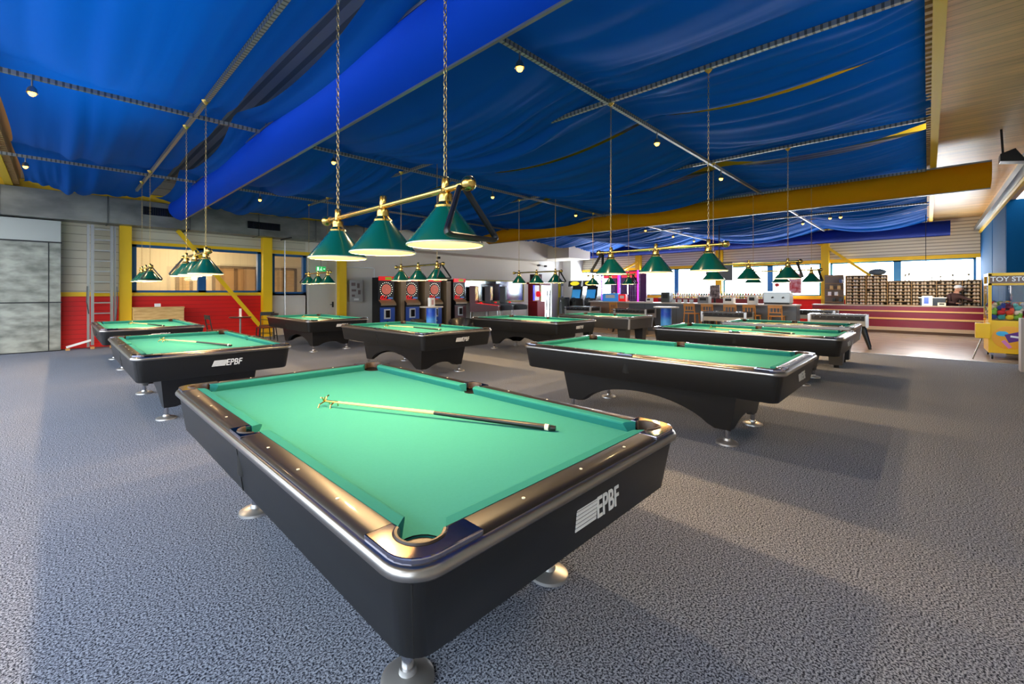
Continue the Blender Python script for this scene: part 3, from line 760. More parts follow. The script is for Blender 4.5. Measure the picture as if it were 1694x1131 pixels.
# ladder
t = thing('ladder', 'tall aluminium extension ladder standing against the red and grey wall', 'ladder', (.80, 15.2, 0))
MB().box(-.20, -.14, -.05, .03, .10, 3.18).build('side_rail', M_steel, t); MB().box(.17, .23, -.05, .03, .10, 3.18).build('side_rail', M_steel, t)
MB().box(-.27, -.22, .04, .12, .05, 3.18).box(.25, .29, .04, .12, .05, 3.18).build('extension_rail', M_steel, t)
for k in range(11): MB().box(-.15, .18, -.03, .01, .35+k*.27, .38+k*.27).build('rung', M_steel, t)
MB().obox((-.40, -.02, .16), (.26, .025, .025), Matrix.Rotation(R(-18), 3, 'Y')).build('stabiliser_bar', M_white, t)
MB().tube([(-.27, -.06, 1.6), (-.28, -.06, 1.2), (-.24, -.06, .9)], .012, 6).tube([(.30, -.06, 1.6), (.31, -.06, 1.2), (.27, -.06, .6)], .012, 6).build('strap', M_rack, t)
MB().box(-.66, -.58, -.05, .01, 0, .05).box(-.21, -.13, -.06, .04, 0, .06).box(.16, .24, -.06, .04, 0, .06).build('rubber_foot', M_tan, t)
# pine box + card
t = thing('pine_chest', 'pale pine wooden chest against the red wall below the blue window', 'wooden chest', (1.98, 15.2, 0))
MB().box(-.55, .55, -.2, .2, 0, 1.0).build('chest_body', M_pine, t, bevel=.01); MB().box(-.56, .56, -.21, .21, 1.0, 1.04).build('lid', M_pine, t)
tag(MB().obox((1.95, 15.15, 1.09), (.07, .004, .045), Matrix.Rotation(R(-12), 3, 'X')).build('name_card', M_paper), 'small white card standing on the pine chest', 'card')
# bistro table and chairs
def bistro(loc, label, r=.28, h=.75, pole=M_dark):
    t = thing('bistro_table', label, 'table', loc)
    MB().lathe([(r-.01, h-.03), (r, h-.02), (r, h-.005), (r-.005, h)], n=28).build('table_top', mat('dark_top', (60, 30, 26), .3), t, smooth=True)
    MB().lathe([(.025, .03), (.025, h-.03)], n=12).build('pole', pole, t); MB().lathe([(.2, 0), (.2, .015), (.03, .035)], n=24).build('base_plate', M_dark, t, smooth=True)
bistro((3.62, 13.75, 0), 'small dark round bistro table on a metal pole before the red wall', .28, .76, M_steel)
tag(MB().box(3.58, 3.66, 13.71, 13.79, .76, .765).box(3.59, 3.65, 13.745, 13.755, .765, .99).build('menu_holder', M_paper), 'white menu holder standing on the bistro table by the red wall', 'menu stand')
def chair(loc, rz, label, m=M_dark, seat=.45, back=.84, w_=.2, group=None, seatm=None):
    t = thing('cafe_chair', label, 'chair', loc, rz, group)
    MB().box(-w_, w_, -w_, w_, seat-.03, seat).build('seat', seatm or mat('dark_red_seat', (92, 24, 20), .4), t, bevel=.008)
    for sx in (-1, 1):
        MB().tube([(sx*(w_-.02), -w_+.02, seat-.02), (sx*w_, -w_, 0)], [.016, .012], 8).build('leg', m, t)
        MB().tube([(sx*w_, w_+.03, 0), (sx*(w_-.02), w_-.02, seat), (sx*(w_-.02), w_+.05, back)], [.012, .016, .014], 8).build('leg', m, t)
    MB().box(-w_+.02, w_-.02, w_+.025, w_+.055, back-.11, back).build('backrest', m, t, bevel=.005)
    MB().tube([(-w_+.02, w_+.01, seat+.16), (0, w_+.01, seat+.14), (w_-.02, w_+.01, seat+.16)], .01, 6).build('back_slat', m, t)
    MB().tube([(-w_+.01, -w_+.01, .2), (w_-.01, -w_+.01, .2)], .009, 6).tube([(-w_+.01, w_, .2), (w_-.01, w_, .2)], .009, 6).build('stretcher', m, t)
    return t
chair((3.02, 13.55, 0), R(95), 'dark chair left of the bistro table before the red wall')
chair((4.25, 13.6, 0), R(-80), 'dark chair right of the bistro table by the yellow diagonal brace')
chair((4.5, 14.35, 0), R(-20), 'dark chair standing at the foot of the second yellow column')
# exit sign, alarm cabinet, conduit
t = thing('exit_sign', 'green emergency exit sign hanging above the white door', 'exit sign', (6.53, 15.2, 2.27))
MB().box(-.165, .165, -.02, .02, -.085, .085).build('sign_plate', mat('sign_green', (40, 170, 90), .4, emit=(40, 190, 90), es=.7), t)
f = MB(); f.tube([(-.05, -.024, -.06), (-.01, -.024, -.01), (.0, -.024, .03)], .01, 5).tube([(.03, -.024, -.06), (-.01, -.024, -.01)], .01, 5).sphere((.01, -.024, .055), .012, 6, 5).box(-.14, -.085, -.026, -.021, -.065, .06).box(.08, .14, -.026, -.021, -.012, .012)
f.build('running_figure', mat('sign_white', (240, 255, 245), .4, emit=(255, 255, 255), es=.8), t); MB().tube([(0, 0, .085), (0, 0, .95)], .006, 6).build('hanger', M_dark, t)
t = thing('alarm_cabinet', 'grey wall cabinet with switches right of the third yellow column', 'wall cabinet', (7.98, 15.5, 1.5))
MB().box(-.27, .27, -.08, .1, -.41, .41).build('cabinet_body', mat('light_grey', (176, 174, 168), .4, .3), t, bevel=.01)
for x, z, a, b in ((-.12, .25, .08, .06), (.08, .2, .05, .09), (-.1, .02, .09, .04), (.12, -.05, .05, .08), (-.12, -.18, .06, .04)): MB().box(x-a, x+a, -.09, -.08, z-b, z+b).build('switch_plate', mat('mid_grey', (118, 100, 96), .4), t)
MB().box(-.1, .1, -.088, -.08, -.36, -.28).build('label_plate', M_paper, t)
t = thing('cable_conduit', 'thin grey conduit running across and down the wall left of the dart machines', 'conduit', (7.3, 15.54, 0))
MB().tube([(0, 0, 2.40), (1.44, 0, 2.40), (1.5, 0, 2.36), (1.5, 0, 0)], .022, 8).build('conduit_pipe', M_white, t, smooth=True)
MB().box(1.46, 1.54, -.03, .05, 1.25, 1.35).build('junction_box', M_white, t)
tag(MB().tube([(5.35, 15.3, 3.2), (5.35, 15.3, 0)], .02, 8).build('downpipe', M_steel), 'thin steel pipe standing in front of the small blue window', 'pipe')

# partition panels + dart machines
M_dbody = mat('dart_black', (22, 20, 22), .4); M_dblue = mat('dart_blue', (22, 78, 170), .35); M_dwood = mat('console_tan', (170, 134, 90), .4)
M_lit = mat('target_pink', (225, 130, 105), .5, emit=(230, 120, 95), es=.35)
M_lred = mat('logo_red', (210, 25, 30), .4, emit=(255, 30, 30), es=.5)
def dart(t, blue=True):
    W2 = .34
    MB().ext([(-.02, 0), (.45, 0), (.45, 2.02), (-.02, 2.02), (-.02, 1.14), (-.2, 1.02), (-.2, .92), (-.10, .88), (-.10, 0)], 0, -W2, W2).build('cabinet_body', M_dbody, t)
    MB().box(-W2+.02, W2-.02, -.12, -.10, .05, .86).build('lower_panel', M_dblue if blue else mat('dart_dred', (86, 20, 26), .4), t)
    MB().box(-.16, .12, -.135, -.12, .42, .80, M_white).box(-.09, .09, -.14, -.135, .47, .75, M_screen).sphere((.0, -.13, .25), .09, 12, 8, M_screen, (1, .1, 1)).sphere((.03, -.132, .25), .05, 10, 8, M_white, (1, .15, 1)).build('coin_door', None, t)
    MB().ext([(-.205, 1.02), (-.205, .94), (-.02, 1.10), (-.02, 1.155)], 0, -W2+.01, W2-.01).build('console', M_dwood, t)
    MB().box(-W2, W2, -.08, -.02, 1.90, 2.06, M_lred).box(-.08, .2, -.085, -.08, 1.93, 2.03, mat('mq_green', (120, 160, 20), .4, emit=(150, 190, 20), es=.4)).build('header_sign', None, t)
    b = MB(); n = 28
    b.loft([[(r*cos(2*pi*i/n), y, 1.56+r*sin(2*pi*i/n)) for i in range(n)] for r, y in ((.20, -.022), (.20, -.045), (.19, -.05))])
    b.build('dart_board', M_lit, t)
    q = MB()
    for rr in (.06, .11, .16): q.tube([(rr*cos(2*pi*i/20), -.051, 1.56+rr*sin(2*pi*i/20)) for i in range(20)], .005, 4, closed=True)
    q.build('score_ring', mat('ring_dark', (150, 60, 50), .5), t)
    q = MB()
    for i in range(20): q.sphere((.265*cos(2*pi*i/20), -.03, 1.56+.265*sin(2*pi*i/20)), .018, 6, 5)
    q.build('number_light', mat('led_white', (240, 240, 220), .4, emit=(255, 245, 220), es=1.2), t)
    q = MB(); q.tube([(-.25, -.03, 1.18), (-.22, -.03, 1.3), (-.1, -.03, 1.32), (-.18, -.03, 1.2), (-.02, -.03, 1.22), (0, -.03, 1.3)], .02, 6).box(-.22, .2, -.04, -.02, 1.155, 1.175)
    q.build('logo_script', M_lred, t)
    MB().box(.08, .28, -.04, -.02, 1.19, 1.25).build('score_display', mat('disp_blue', (60, 90, 130), .3, emit=(80, 130, 200), es=.4), t)
D0 = thing('dart_machine', 'leftmost electronic dart machine with a blue lower panel', 'dart machine', (8.97, 14.95, 0)); dart(D0); snap(D0)
dup(D0, (10.12, 14.95, 0), 0, 'second electronic dart machine from the left, blue lower panel')
dup(D0, (11.28, 14.95, 0), 0, 'third dart machine, half hidden behind the round blue promotion table')
D3 = thing('dart_machine', 'rightmost dart machine with a dark red lower panel', 'dart machine', (12.66, 14.95, 0)); dart(D3, False)
for i, x in enumerate((9.62, 10.78, 11.92)):
    tag(MB().box(x, x+.24, 14.9, 15.5, 0, 1.93).build('partition_panel', mat('beige_panel', (158, 128, 92), .5)),
        ['beige partition panel right of the leftmost dart machine', 'beige partition panel between second and third dart machines', 'beige partition panel left of the rightmost dart machine'][i], 'partition', 'beige panels between the dart machines')

# promotion tables
def promo(loc, label, r=.29, h=1.10):
    t = thing('promotion_table', label, 'bar table', loc)
    MB().lathe([(r-.01, h-.03), (r, h-.02), (r, h-.005), (r-.005, h)], n=32).build('table_top', M_counter, t, smooth=True)
    b = MB(); b.lathe([(.125, .03), (.125, h-.03)], n=24, m=M_poster); b.build('printed_column', None, t, smooth=True)
    q = MB(); rr = .1265
    pts = []
    for i in range(25):
        a = 2*pi*i/24; pts.append((a, .52+.14*sin(a*2+1)))
    vs = []; fs = []
    for k, (a, zt) in enumerate(pts):
        vs += [(rr*cos(a), rr*sin(a), .22), (rr*cos(a), rr*sin(a), zt)]
        if k < 24: fs.append((2*k, 2*k+2, 2*k+3, 2*k+1))
    q.add(vs, fs); q.build('snow_print', M_paper, t)
    MB().lathe([(.2, 0), (.2, .02), (.13, .03)], n=24).build('base_plate', M_steel, t)
    return t
promo((6.50, 8.72, 0), 'round bar table with a blue and white printed column in front of the dart machines')
promo((10.35, 4.50, 0), 'round bar table with a blue and white printed column in front of the bar')
t = thing('leaflet_stand', 'white leaflet box standing on the promotion table by the dart machines', 'leaflet stand', (6.50, 8.72, 1.10))
MB().box(-.07, .07, -.05, .05, 0, .21).build('box_body', M_paper, t); MB().box(-.03, .03, -.055, -.05, .04, .16).build('printed_label', mat('soft_pink', (200, 150, 150), .5), t)
# tub chairs
def tub(loc, rz, label):
    t = thing('tub_chair', label, 'armchair', loc, rz, 'black tub chairs')
    n = 22; rings = []
    for z, ro_, ri in ((.12, .30, .24), (.45, .34, .27), (.70, .37, .31), (.73, .35, .33)):
        ring = [(ro_*cos(R(-40+260*i/n)), ro_*sin(R(-40+260*i/n)), z*(1 if z < .6 else .82+.18*sin(pi*i/n))) for i in range(n+1)]
        ring += [(ri*cos(R(-40+260*i/n)), ri*sin(R(-40+260*i/n)), z*(1 if z < .6 else .82+.18*sin(pi*i/n))) for i in range(n, -1, -1)]
        rings.append(ring)
    MB().loft(rings).build('backrest', M_black, t, smooth=True)
    MB().lathe([(.27, .12), (.29, .2), (.29, .4), (.26, .44)], n=24).build('seat', M_black, t, smooth=True)
    MB().lathe([(.22, 0), (.22, .12)], n=20).build('base', M_dark, t)
tub((6.95, 9.65, 0), R(30), 'black tub armchair directly right of the blue promotion table')
tub((7.85, 9.15, 0), R(-40), 'black tub armchair nearest the pinball machines')

# mirror with yellow frame
t = thing('wall_mirror', 'long horizontal mirror in a yellow frame behind the pinball machines', 'mirror', (13.25, 15.55, .95))
MB().box(0, 4.5, .0, .03, 0, 1.12).build('mirror_glass', mat('mirror', (110, 118, 122), .12, 1.), t)
MB().box(0, 4.5, -.03, .04, 0, .07).box(0, 4.5, -.03, .04, 1.05, 1.12).box(0, .06, -.03, .04, 0, 1.12).box(4.44, 4.5, -.03, .04, 0, 1.12).build('mirror_frame', mat('olive_yellow', (150, 130, 40), .5), t)

def pinball(loc, rz, label, cab, glow, art):
    t = thing('pinball_machine', label, 'pinball machine', loc, rz, 'pinball machines by the left wall')
    MB().box(-.33, .33, .35, .62, .95, 1.74).build('backbox', cab, t, bevel=.01)
    MB().box(-.28, .28, .335, .35, 1.08, 1.70).build('backglass', art, t)
    MB().ext([(-.70, .62), (-.70, .84), (.60, .98), (.60, .55)], 0, -.30, .30).build('cabinet_body', cab, t)
    f = MB(); f.obox((0, -.08, .905), (.27, .60, .006), Matrix.Rotation(math.atan2(.14, 1.30), 3, 'X')); f.build('playfield_glass', glow, t)
    for k in (-.12, .1): MB().sphere((k, .15, .96), .05, 8, 6).build('bumper', M_lred, t)
    for sx in (-1, 1):
        MB().tube([(sx*.31, -.66, .62), (sx*.33, -.7, 0)], .016, 6).build('leg', M_steel, t); MB().tube([(sx*.31, .55, .56), (sx*.33, .6, 0)], .016, 6).build('leg', M_steel, t)
    MB().box(-.31, .31, -.72, -.70, .80, .84).build('lockdown_bar', M_steel, t)
    return t
g1 = mat('play_red', (200, 20, 25), .2, emit=(255, 25, 30), es=.8); g2 = mat('play_dark', (40, 30, 50), .15)
a1 = mat('art_warm', (210, 120, 60), .3, emit=(255, 170, 90), es=.9, noise=(7, (120, 20, 10), (255, 240, 170), (1, 1, 1)))
a2 = mat('art_violet', (190, 110, 120), .3, emit=(230, 140, 120), es=.7, noise=(7, (90, 30, 110), (255, 220, 110), (1, 1, 1)))
for m_, lo, hi in ((a1, (150, 30, 10), (255, 230, 160)), (a2, (110, 40, 110), (255, 220, 120))):
    nt = m_.node_tree; b = nt.nodes['Principled BSDF']; nt.links.new(b.inputs['Base Color'].links[0].from_socket, b.inputs['Emission Color'])
pinball((13.75, 14.45, 0), R(36), 'pinball machine with glowing red playfield, leftmost', mat('pin_red', (110, 22, 22), .4), g1, a1)
pinball((14.80, 14.55, 0), R(36), 'dark pinball machine with violet backglass beside the red one', mat('pin_dark', (40, 30, 40), .4), g2, a2)
pinball((15.85, 14.6, 0), R(36), 'black low pinball machine at the right end of the pinball row', mat('pin_black', (26, 26, 28), .4), g2, mat('art_grey', (90, 110, 120), .3))
# punching ball machine
t = thing('punching_machine', 'tall narrow red punching ball machine left of the open doorway', 'arcade machine', (16.9, 13.9, 0))
MB().box(-.3, .3, -.25, .35, 0, 1.0).box(-.3, .3, .05, .35, 1.0, 1.9).build('cabinet_body', mat('punch_red', (150, 24, 34), .4), t, bevel=.01)
MB().box(-.16, .16, .02, .05, 1.05, 1.8).build('display_panel', mat('punch_panel', (225, 225, 235), .3, emit=(255, 255, 255), es=.3), t)
MB().box(-.28, -.17, .01, .05, 1.05, 1.8).build('light_bar', mat('punch_blue', (40, 50, 200), .3, emit=(60, 70, 255), es=.8), t)
MB().sphere((.05, -.02, 1.36), .15, 14, 10).build('punch_ball', M_lred, t, smooth=True)
MB().box(-.22, .12, -.2, .3, 1.9, 2.35).build('top_box', M_screen, t); MB().ext([(-.5, 1.78), (.35, 1.86), (.35, 1.95), (-.5, 1.90)], 0, -.42, .42).build('canopy', mat('canopy_red', (130, 20, 24), .4), t)

# doorway + notice door
t = thing('door_5', None, None, (20.95, UW-.02, 0)); t['kind'] = 'structure'
MB().box(-.05, .08, -.08, .1, 0, 2.1).box(.78, .86, -.08, .1, 0, 2.1).box(0, .8, -.08, .1, 2.0, 2.1).box(0, .8, -.06, .02, .98, 1.06).build('door_frame', mat('yellow_frame', (190, 175, 20), .5), t)
MB().box(.08, .78, -.03, .0, .02, .98).build('lower_panel', mat('panel_grey', (110, 120, 116), .4), t)
MB().box(.08, .78, -.03, .0, 1.06, 2.0).build('upper_pane', mat('pane_grey', (150, 165, 168), .1), t)
t = thing('door_6', None, None, (18.35, UW-.02, 0)); t['kind'] = 'structure'
MB().box(-.05, .05, -.08, .1, 0, 2.1).box(.75, .85, -.08, .1, 0, 2.1).box(0, .8, -.08, .1, 2.0, 2.1).box(0, .8, -.06, .02, .98, 1.06).build('door_frame', MATS['yellow_frame'], t)
MB().box(.05, .75, -.03, .0, .02, .98).build('lower_panel', mat('panel_pale', (170, 195, 200), .4), t)
MB().box(.05, .75, -.03, .0, 1.06, 2.0).build('upper_pane', MATS['pane_grey'], t)
tag(MB().box(21.15, 21.6, UW-.075, UW-.065, 1.2, 1.82).build('notice_sheet', M_paper), 'white notice sheet on the yellow framed door left of the corner', 'notice')
struct(MB().box(18.6, 22.5, UW+2.8, UW+2.9, 0, 3.2, M_plasterw).box(18.6, 18.7, UW+.15, UW+2.8, 0, 3.2, M_plasterw).box(18.6, 22.5, UW+.15, UW+1.6, 3.1, 3.2, M_plasterw), 'wall_outer_lobby')  # walls added beyond the doorway to block the glaring sky
t = thing('step_ladder', 'dark narrow ladder leaning in the bright doorway', 'ladder', (19.85, UW-.15, 0), R(0))
for sx in (-1, 1): MB().tube([(sx*.16-.12, 0, 0), (sx*.12+.06, .08, 1.55)], .03, 6).build('side_rail', M_dark, t)
for k in range(5): MB().tube([(-.25+.03*k, .02*k, .2+k*.28), (.05+.03*k, .02*k, .2+k*.28)], .018, 6).build('rung', M_dark, t)
# small wall speakers / cameras on the plaster
for x, y, z, lb in ((18.9, 15.5, 2.95, 'small dark wall bracket left of another below the bulkhead'), (19.5, 15.5, 2.93, 'small dark wall bracket right of another below the bulkhead'), (11.9, 15.5, 2.98, 'single small dark camera on the plaster above the dart machines')):
    t = thing('wall_camera', lb, 'camera', (x, y, z)); MB().box(-.06, .06, -.12, 0, -.05, .05).build('camera_body', M_dark, t, bevel=.01); MB().tube([(0, 0, 0), (0, .1, .02)], .015, 6).build('mount', M_dark, t)
    MB().tube([(0, -.15, 0), (0, -.12, 0)], .035, 10).build('lens', M_screen, t)

# ============================================================ arcade corner on the bar wall
M_ayel = mat('arcade_yellow', (235, 215, 20), .4, emit=(255, 235, 30), es=.5); M_acyan = mat('arcade_cyan', (30, 130, 190), .3, emit=(40, 160, 230), es=.35)
def racer(loc, label):
    t = thing('racing_game', label, 'arcade machine', loc, R(-90), 'twin racing games')
    MB().ext([(-.2, 0), (.5, 0), (.5, 1.8), (.1, 1.8), (0, 1.3), (-.2, .95)], 0, -.36, .36).build('cabinet_body', M_dbody, t)
    MB().ext([(-.24, 1.78), (.3, 1.85), (.3, 2.16), (-.18, 2.10)], 0, -.44, .44).build('header_hood', M_dark, t)
    MB().sphere((0, -.2, 1.95), .16, 16, 8, sc=(2, .35, .8)).build('header_sign', M_ayel, t, smooth=True)
    MB().obox((0, -.07, 1.36), (.27, .02, .25), Matrix.Rotation(R(-14), 3, 'X')).build('screen', M_acyan, t)
    MB().tube([(.15*cos(2*pi*i/16), -.32, 1.0+.15*sin(2*pi*i/16)) for i in range(16)], .018, 6, closed=True).tube([(0, -.32, 1.0), (0, -.15, .95)], .02, 6).build('steering_wheel', M_rack, t)
    MB().ext([(-1.15, .15), (-.6, .15), (-.6, .38), (-1.0, .42), (-1.15, 1.1), (-1.25, 1.1)], 0, -.24, .24).build('seat', M_rack, t, bevel=.02)
    MB().box(-.26, .26, -1.2, -.2, .0, .15).build('platform', M_dark, t)
racer((21.3, 14.55, 0), 'racing arcade game with yellow header nearest the white corner'); racer((21.3, 13.55, 0), 'racing arcade game with yellow header, right one of the pair')
M_pink = mat('neon_pink', (230, 30, 160), .3, emit=(255, 30, 190), es=3.); M_viol = mat('neon_violet', (90, 50, 255), .3, emit=(100, 60, 255), es=3.)
def hoops(loc, label, front):
    t = thing('basketball_machine', label, 'arcade machine', loc, R(-90), 'neon basketball machines')
    MB().ext([(-1.2, .0), (.9, 0), (.9, .95), (-.6, .85), (-1.2, .6)], 0, -.5, .5).build('ramp_body', mat('hoop_dark', (40, 28, 50), .4), t)
    MB().box(-.5, .5, .82, .9, .95, 2.6).build('backboard', mat('hoop_back', (70, 40, 80), .4), t)
    g_ = MB()
    for k in range(9): g_.box(-.49+k*.1225-.005, -.49+k*.1225+.005, .1, .11, 1.0, 2.5)
    for k in range(7): g_.box(-.5, .5, .1, .11, 1.05+k*.23, 1.06+k*.23)
    g_.build('safety_net', mat('net_grey', (120, 110, 130), .5), t)
    for sx in (-1, 1): MB().tube([(sx*.5, -.1, .9), (sx*.5, -.1, 2.55)], .035, 8).build('neon_tube', M_pink if sx > 0 else M_viol, t)
    MB().box(-.45, .45, .0, .05, 2.2, 2.5).build('score_sign', mat('score_red', (220, 60, 80), .3, emit=(255, 60, 80), es=.7), t)
    MB().tube([(.2*cos(2*pi*i/16), .6+.2*sin(2*pi*i/16), 1.9) for i in range(16)], .015, 6, closed=True).build('hoop', mat('hoop_orange', (240, 90, 20), .4), t)
    MB().ext([(-1.23, .55), (-1.21, .55), (-.95, 1.05), (-.97, 1.05)], 0, -.5, .5).build('front_panel', front, t)
hoops((20.9, 12.1, 0), 'neon basketball machine with purple light, left one', mat('front_grey', (90, 100, 110), .4))
hoops((20.4, 10.75, 0), 'neon basketball machine with an orange front panel beside the yellow column', mat('front_orange', (240, 100, 50), .4, emit=(255, 90, 40), es=.3))
t = thing('yellow_shooter', 'yellow toy cannon part resting above the orange front of the basketball machine', 'arcade toy', (19.35, 10.75, 1.12))
MB().tube([(0, -.3, .12), (0, .3, .22)], [.07, .09], 12).box(-.08, .08, -.15, .1, 0, .12).build('cannon', M_ayel, t)
MB().tube([(0, 0, 0), (0, 0, -.12)], .05, 8).build('stand', M_dark, t)
t = thing('change_machine', 'black coin change machine at the foot of the white corner', 'change machine', (20.9, 15.2, 0))
MB().box(-.22, .22, -.25, .2, 0, 1.15).build('cabinet_body', M_dbody, t, bevel=.01); MB().box(-.2, -.23, -.12, .05, .9, 1.0).build('coin_slot', M_paper, t)

# football tables
def foos(loc, rz, label):
    t = thing('football_table', label, 'table football', loc, rz, 'table football tables before the bar')
    L_, W_ = .60, .36
    MB().box(-W_, W_, -L_, L_, .58, .84).build('cabinet', mat('foos_grey', (170, 168, 160), .4), t)
    m = MB()
    for sx in (-1, 1): m.box(sx*(W_+.004)-.004, sx*(W_+.004)+.004, -L_+.05, L_-.05, .71, .83)
    for sy in (-1, 1): m.box(-W_+.05, W_-.05, sy*(L_+.004)-.004, sy*(L_+.004)+.004, .71, .83)
    m.build('dark_band', M_dark, t)
    for sx in (-1, 1):
        for sy in (-1, 1):
            MB().box(sx*W_-.03, sx*W_+.03, sy*L_-.03, sy*L_+.03, .55, .86).build('corner_post', mat('silver_corner', (200, 202, 205), .3, .7), t)
            MB().tube([(sx*(W_-.09), sy*(L_-.1), .58), (sx*(W_+.02), sy*(L_+.06), .0)], [.065, .03], 8).build('leg', M_rack, t)
    MB().box(-W_-.01, W_+.01, -L_-.01, L_+.01, .84, .865).box(-W_+.08, W_-.08, -L_+.08, L_-.08, .845, .868, mat('pitch_green', (60, 60, 66), .2)).build('top_rim', None if False else M_steel, t)
    for k in range(8):
        y = -.48+k*.137; r_ = MB().tube([(-W_-.22, y, .80), (W_+.22, y, .80)], .008, 6).build('rod', M_chrome, t)
        MB().tube([(-W_-.30, y, .80), (-W_-.20, y, .80)] if k % 2 else [(W_+.20, y, .80), (W_+.30, y, .80)], .016, 8).build('grip', M_rack, r_)
foos((14.75, 1.72, 0), R(4), 'table football with splayed black leg just before the reception counter')
foos((14.35, 4.35, 0), R(0), 'table football standing among the wooden bar stools')
foos((14.6, 7.5, 0), R(0), 'table football left of the round bar table before the bar')
foos((15.2, 10.1, 0), R(0), 'table football farthest left, near the racing games')
foos((17.6, 2.7, 0), R(0), 'table football at the end of the grey bar, half hidden behind another')

ORD = ['first', 'second', 'third', 'fourth', 'fifth', 'sixth', 'seventh', 'eighth', 'ninth', 'tenth', 'eleventh', 'twelfth']
NUM = lambda n: (ORD+['thirteenth', 'fourteenth', 'fifteenth', 'sixteenth', 'seventeenth', 'eighteenth', 'nineteenth', 'twentieth', 'twenty-first', 'twenty-second', 'twenty-third', 'twenty-fourth'])[n]
# ============================================================ bar
t = thing('bar_counter', 'long dark grey bar counter with a pale top', 'bar counter', (15.6, 2.8, 0))
MB().box(0, .5, 0, 5.45, 0, 1.03).build('counter_front', M_barf, t); MB().box(-.12, .6, -.02, 5.5, 1.03, 1.075).build('counter_top', M_counter, t)
t = thing('side_counter', 'shorter pale counter left of the bar, below the drink posters', 'counter', (16.4, 8.3, 0))
MB().box(0, .5, 0, 2.2, 0, 1.03).build('counter_front', mat('mixed_panel', (150, 120, 100), .5), t); MB().box(-.08, .55, -.02, 2.25, 1.03, 1.07).build('counter_top', M_counter, t)
def stool(loc, rz, label=None):
    t = thing('bar_stool', label, 'bar stool', loc, rz, 'wooden bar stools')
    w_ = .2; s_ = .74; b_ = 1.06
    MB().box(-w_, w_, -w_, w_, s_-.03, s_).build('seat', M_stool, t, bevel=.006)
    for sx in (-1, 1):
        MB().tube([(sx*(w_-.03), w_-.02, s_-.02), (sx*(w_+.01), w_+.02, 0)], .018, 8).build('leg', M_stool, t)
        MB().tube([(sx*(w_+.01), -w_-.04, 0), (sx*(w_-.03), -w_+.01, s_), (sx*(w_-.03), -w_-.04, b_)], .018, 8).build('leg', M_stool, t)
    MB().box(-w_+.02, w_-.02, -w_-.05, -w_-.03, b_-.09, b_).build('backrest', M_stool, t)
    for k in range(4): MB().box(-.13+k*.085-.01, -.13+k*.085+.01, -w_-.03, -w_-.01, s_+.1, b_-.08).build('back_slat', M_stool, t)
    MB().box(-w_+.03, w_-.03, -w_-.025, -w_-.005, s_+.08, s_+.11).build('lower_back_rail', M_stool, t)
    MB().box(-w_, w_, w_-.01, w_+.01, .28, .31).box(-w_, w_, -w_-.02, -w_, .38, .41).box(-w_-.01, -w_+.01, -w_, w_, .33, .36).box(w_-.01, w_+.01, -w_, w_, .33, .36).build('foot_rail', M_stool, t)
    return t
S0 = stool((15.3, 5.76, 0), R(-90)); snap(S0)
SL = [(5.76, 'wooden bar stool nearest the round blue promotion table at the bar'), (5.2, 'second wooden bar stool from the left at the grey bar'), (4.52, 'third wooden bar stool from the left, behind the table football'),
      (3.92, 'second wooden bar stool from the right end of the grey bar'), (3.26, 'rightmost wooden bar stool near the end of the grey bar'), (8.6, 'dark stained stool before the short side counter')]
for i, (u, lb) in enumerate(SL):
    o = S0 if i == 0 else dup(S0, (15.3, u, 0), R(-90+(-8, 4, 7, -6, 3)[i % 5]))
    o.location = (15.3, u, 0); o['label'] = lb
# TV
t = thing('hanging_tv', 'dark flat television hanging above the bar behind a lamp shade', 'television', (15.8, 5.05, 1.86))
MB().box(0, .06, -.42, .42, -.02, .60).build('tv_body', mat('tv_grey', (64, 60, 66), .3), t, bevel=.01); MB().tube([(.03, 0, .6), (.03, 0, 2.1)], .015, 6).build('hanger', M_dark, t)
# coffee machine + gear on the counter
t = thing('coffee_machine', 'boxy chrome coffee machine at the right end of the bar counter', 'coffee machine', (15.95, 3.35, 1.075))
MB().box(-.22, .22, -.36, .36, .04, .36).build('machine_body', M_steel, t, bevel=.015); MB().box(-.24, .2, -.38, .38, .36, .40).build('cup_tray', M_chrome, t)
for y in (-.18, .1): MB().tube([(-.22, y, .22), (-.34, y, .2)], .02, 8).build('filter_handle', M_rack, t)
MB().box(-.2, .2, -.34, .34, 0, .04).build('drip_base', M_dark, t)
def smallbox(name, lb, cat, x, y, z, a, b, h, m, g=None):
    t = thing(name, lb, cat, (x, y, z), 0, g); MB().box(-a, a, -b, b, 0, h).build('body', m, t, bevel=.008); MB().box(-a-.004, -a, -b*.6, b*.6, h*.4, h*.8).build('front_plate', M_paper if 'light box' in lb or 'beside the blue' in lb else M_dark, t)
smallbox('cash_register', 'grey cash register on the bar counter near the middle', 'cash register', 15.9, 5.55, 1.075, .15, .18, .22, mat('pos_grey', (120, 122, 124), .4))
smallbox('blender_base', 'white appliance on the bar counter left of the chrome coffee machine', 'appliance', 15.9, 4.05, 1.075, .12, .13, .26, M_white)
smallbox('ice_box', 'white box shaped appliance in the middle of the bar counter', 'appliance', 15.9, 4.75, 1.075, .12, .16, .20, M_paper)
smallbox('napkin_box', 'pale napkin box at the left end of the bar counter', 'box', 15.9, 7.55, 1.075, .10, .10, .16, M_paper)
smallbox('drinks_fridge', 'small dark drinks dispenser at the left part of the bar counter', 'dispenser', 15.95, 6.9, 1.075, .16, .16, .38, mat('disp_dark', (60, 64, 62), .3))
smallbox('poster_box', 'light box with blue and red pattern on the side counter', 'light box', 16.6, 9.6, 1.07, .08, .36, .34, mat('lb_blue', (60, 130, 210), .4, emit=(60, 150, 230), es=.4))
smallbox('promo_box', 'red and white box beside the blue light box on the side counter', 'box', 16.6, 9.05, 1.07, .08, .16, .30, M_lred)
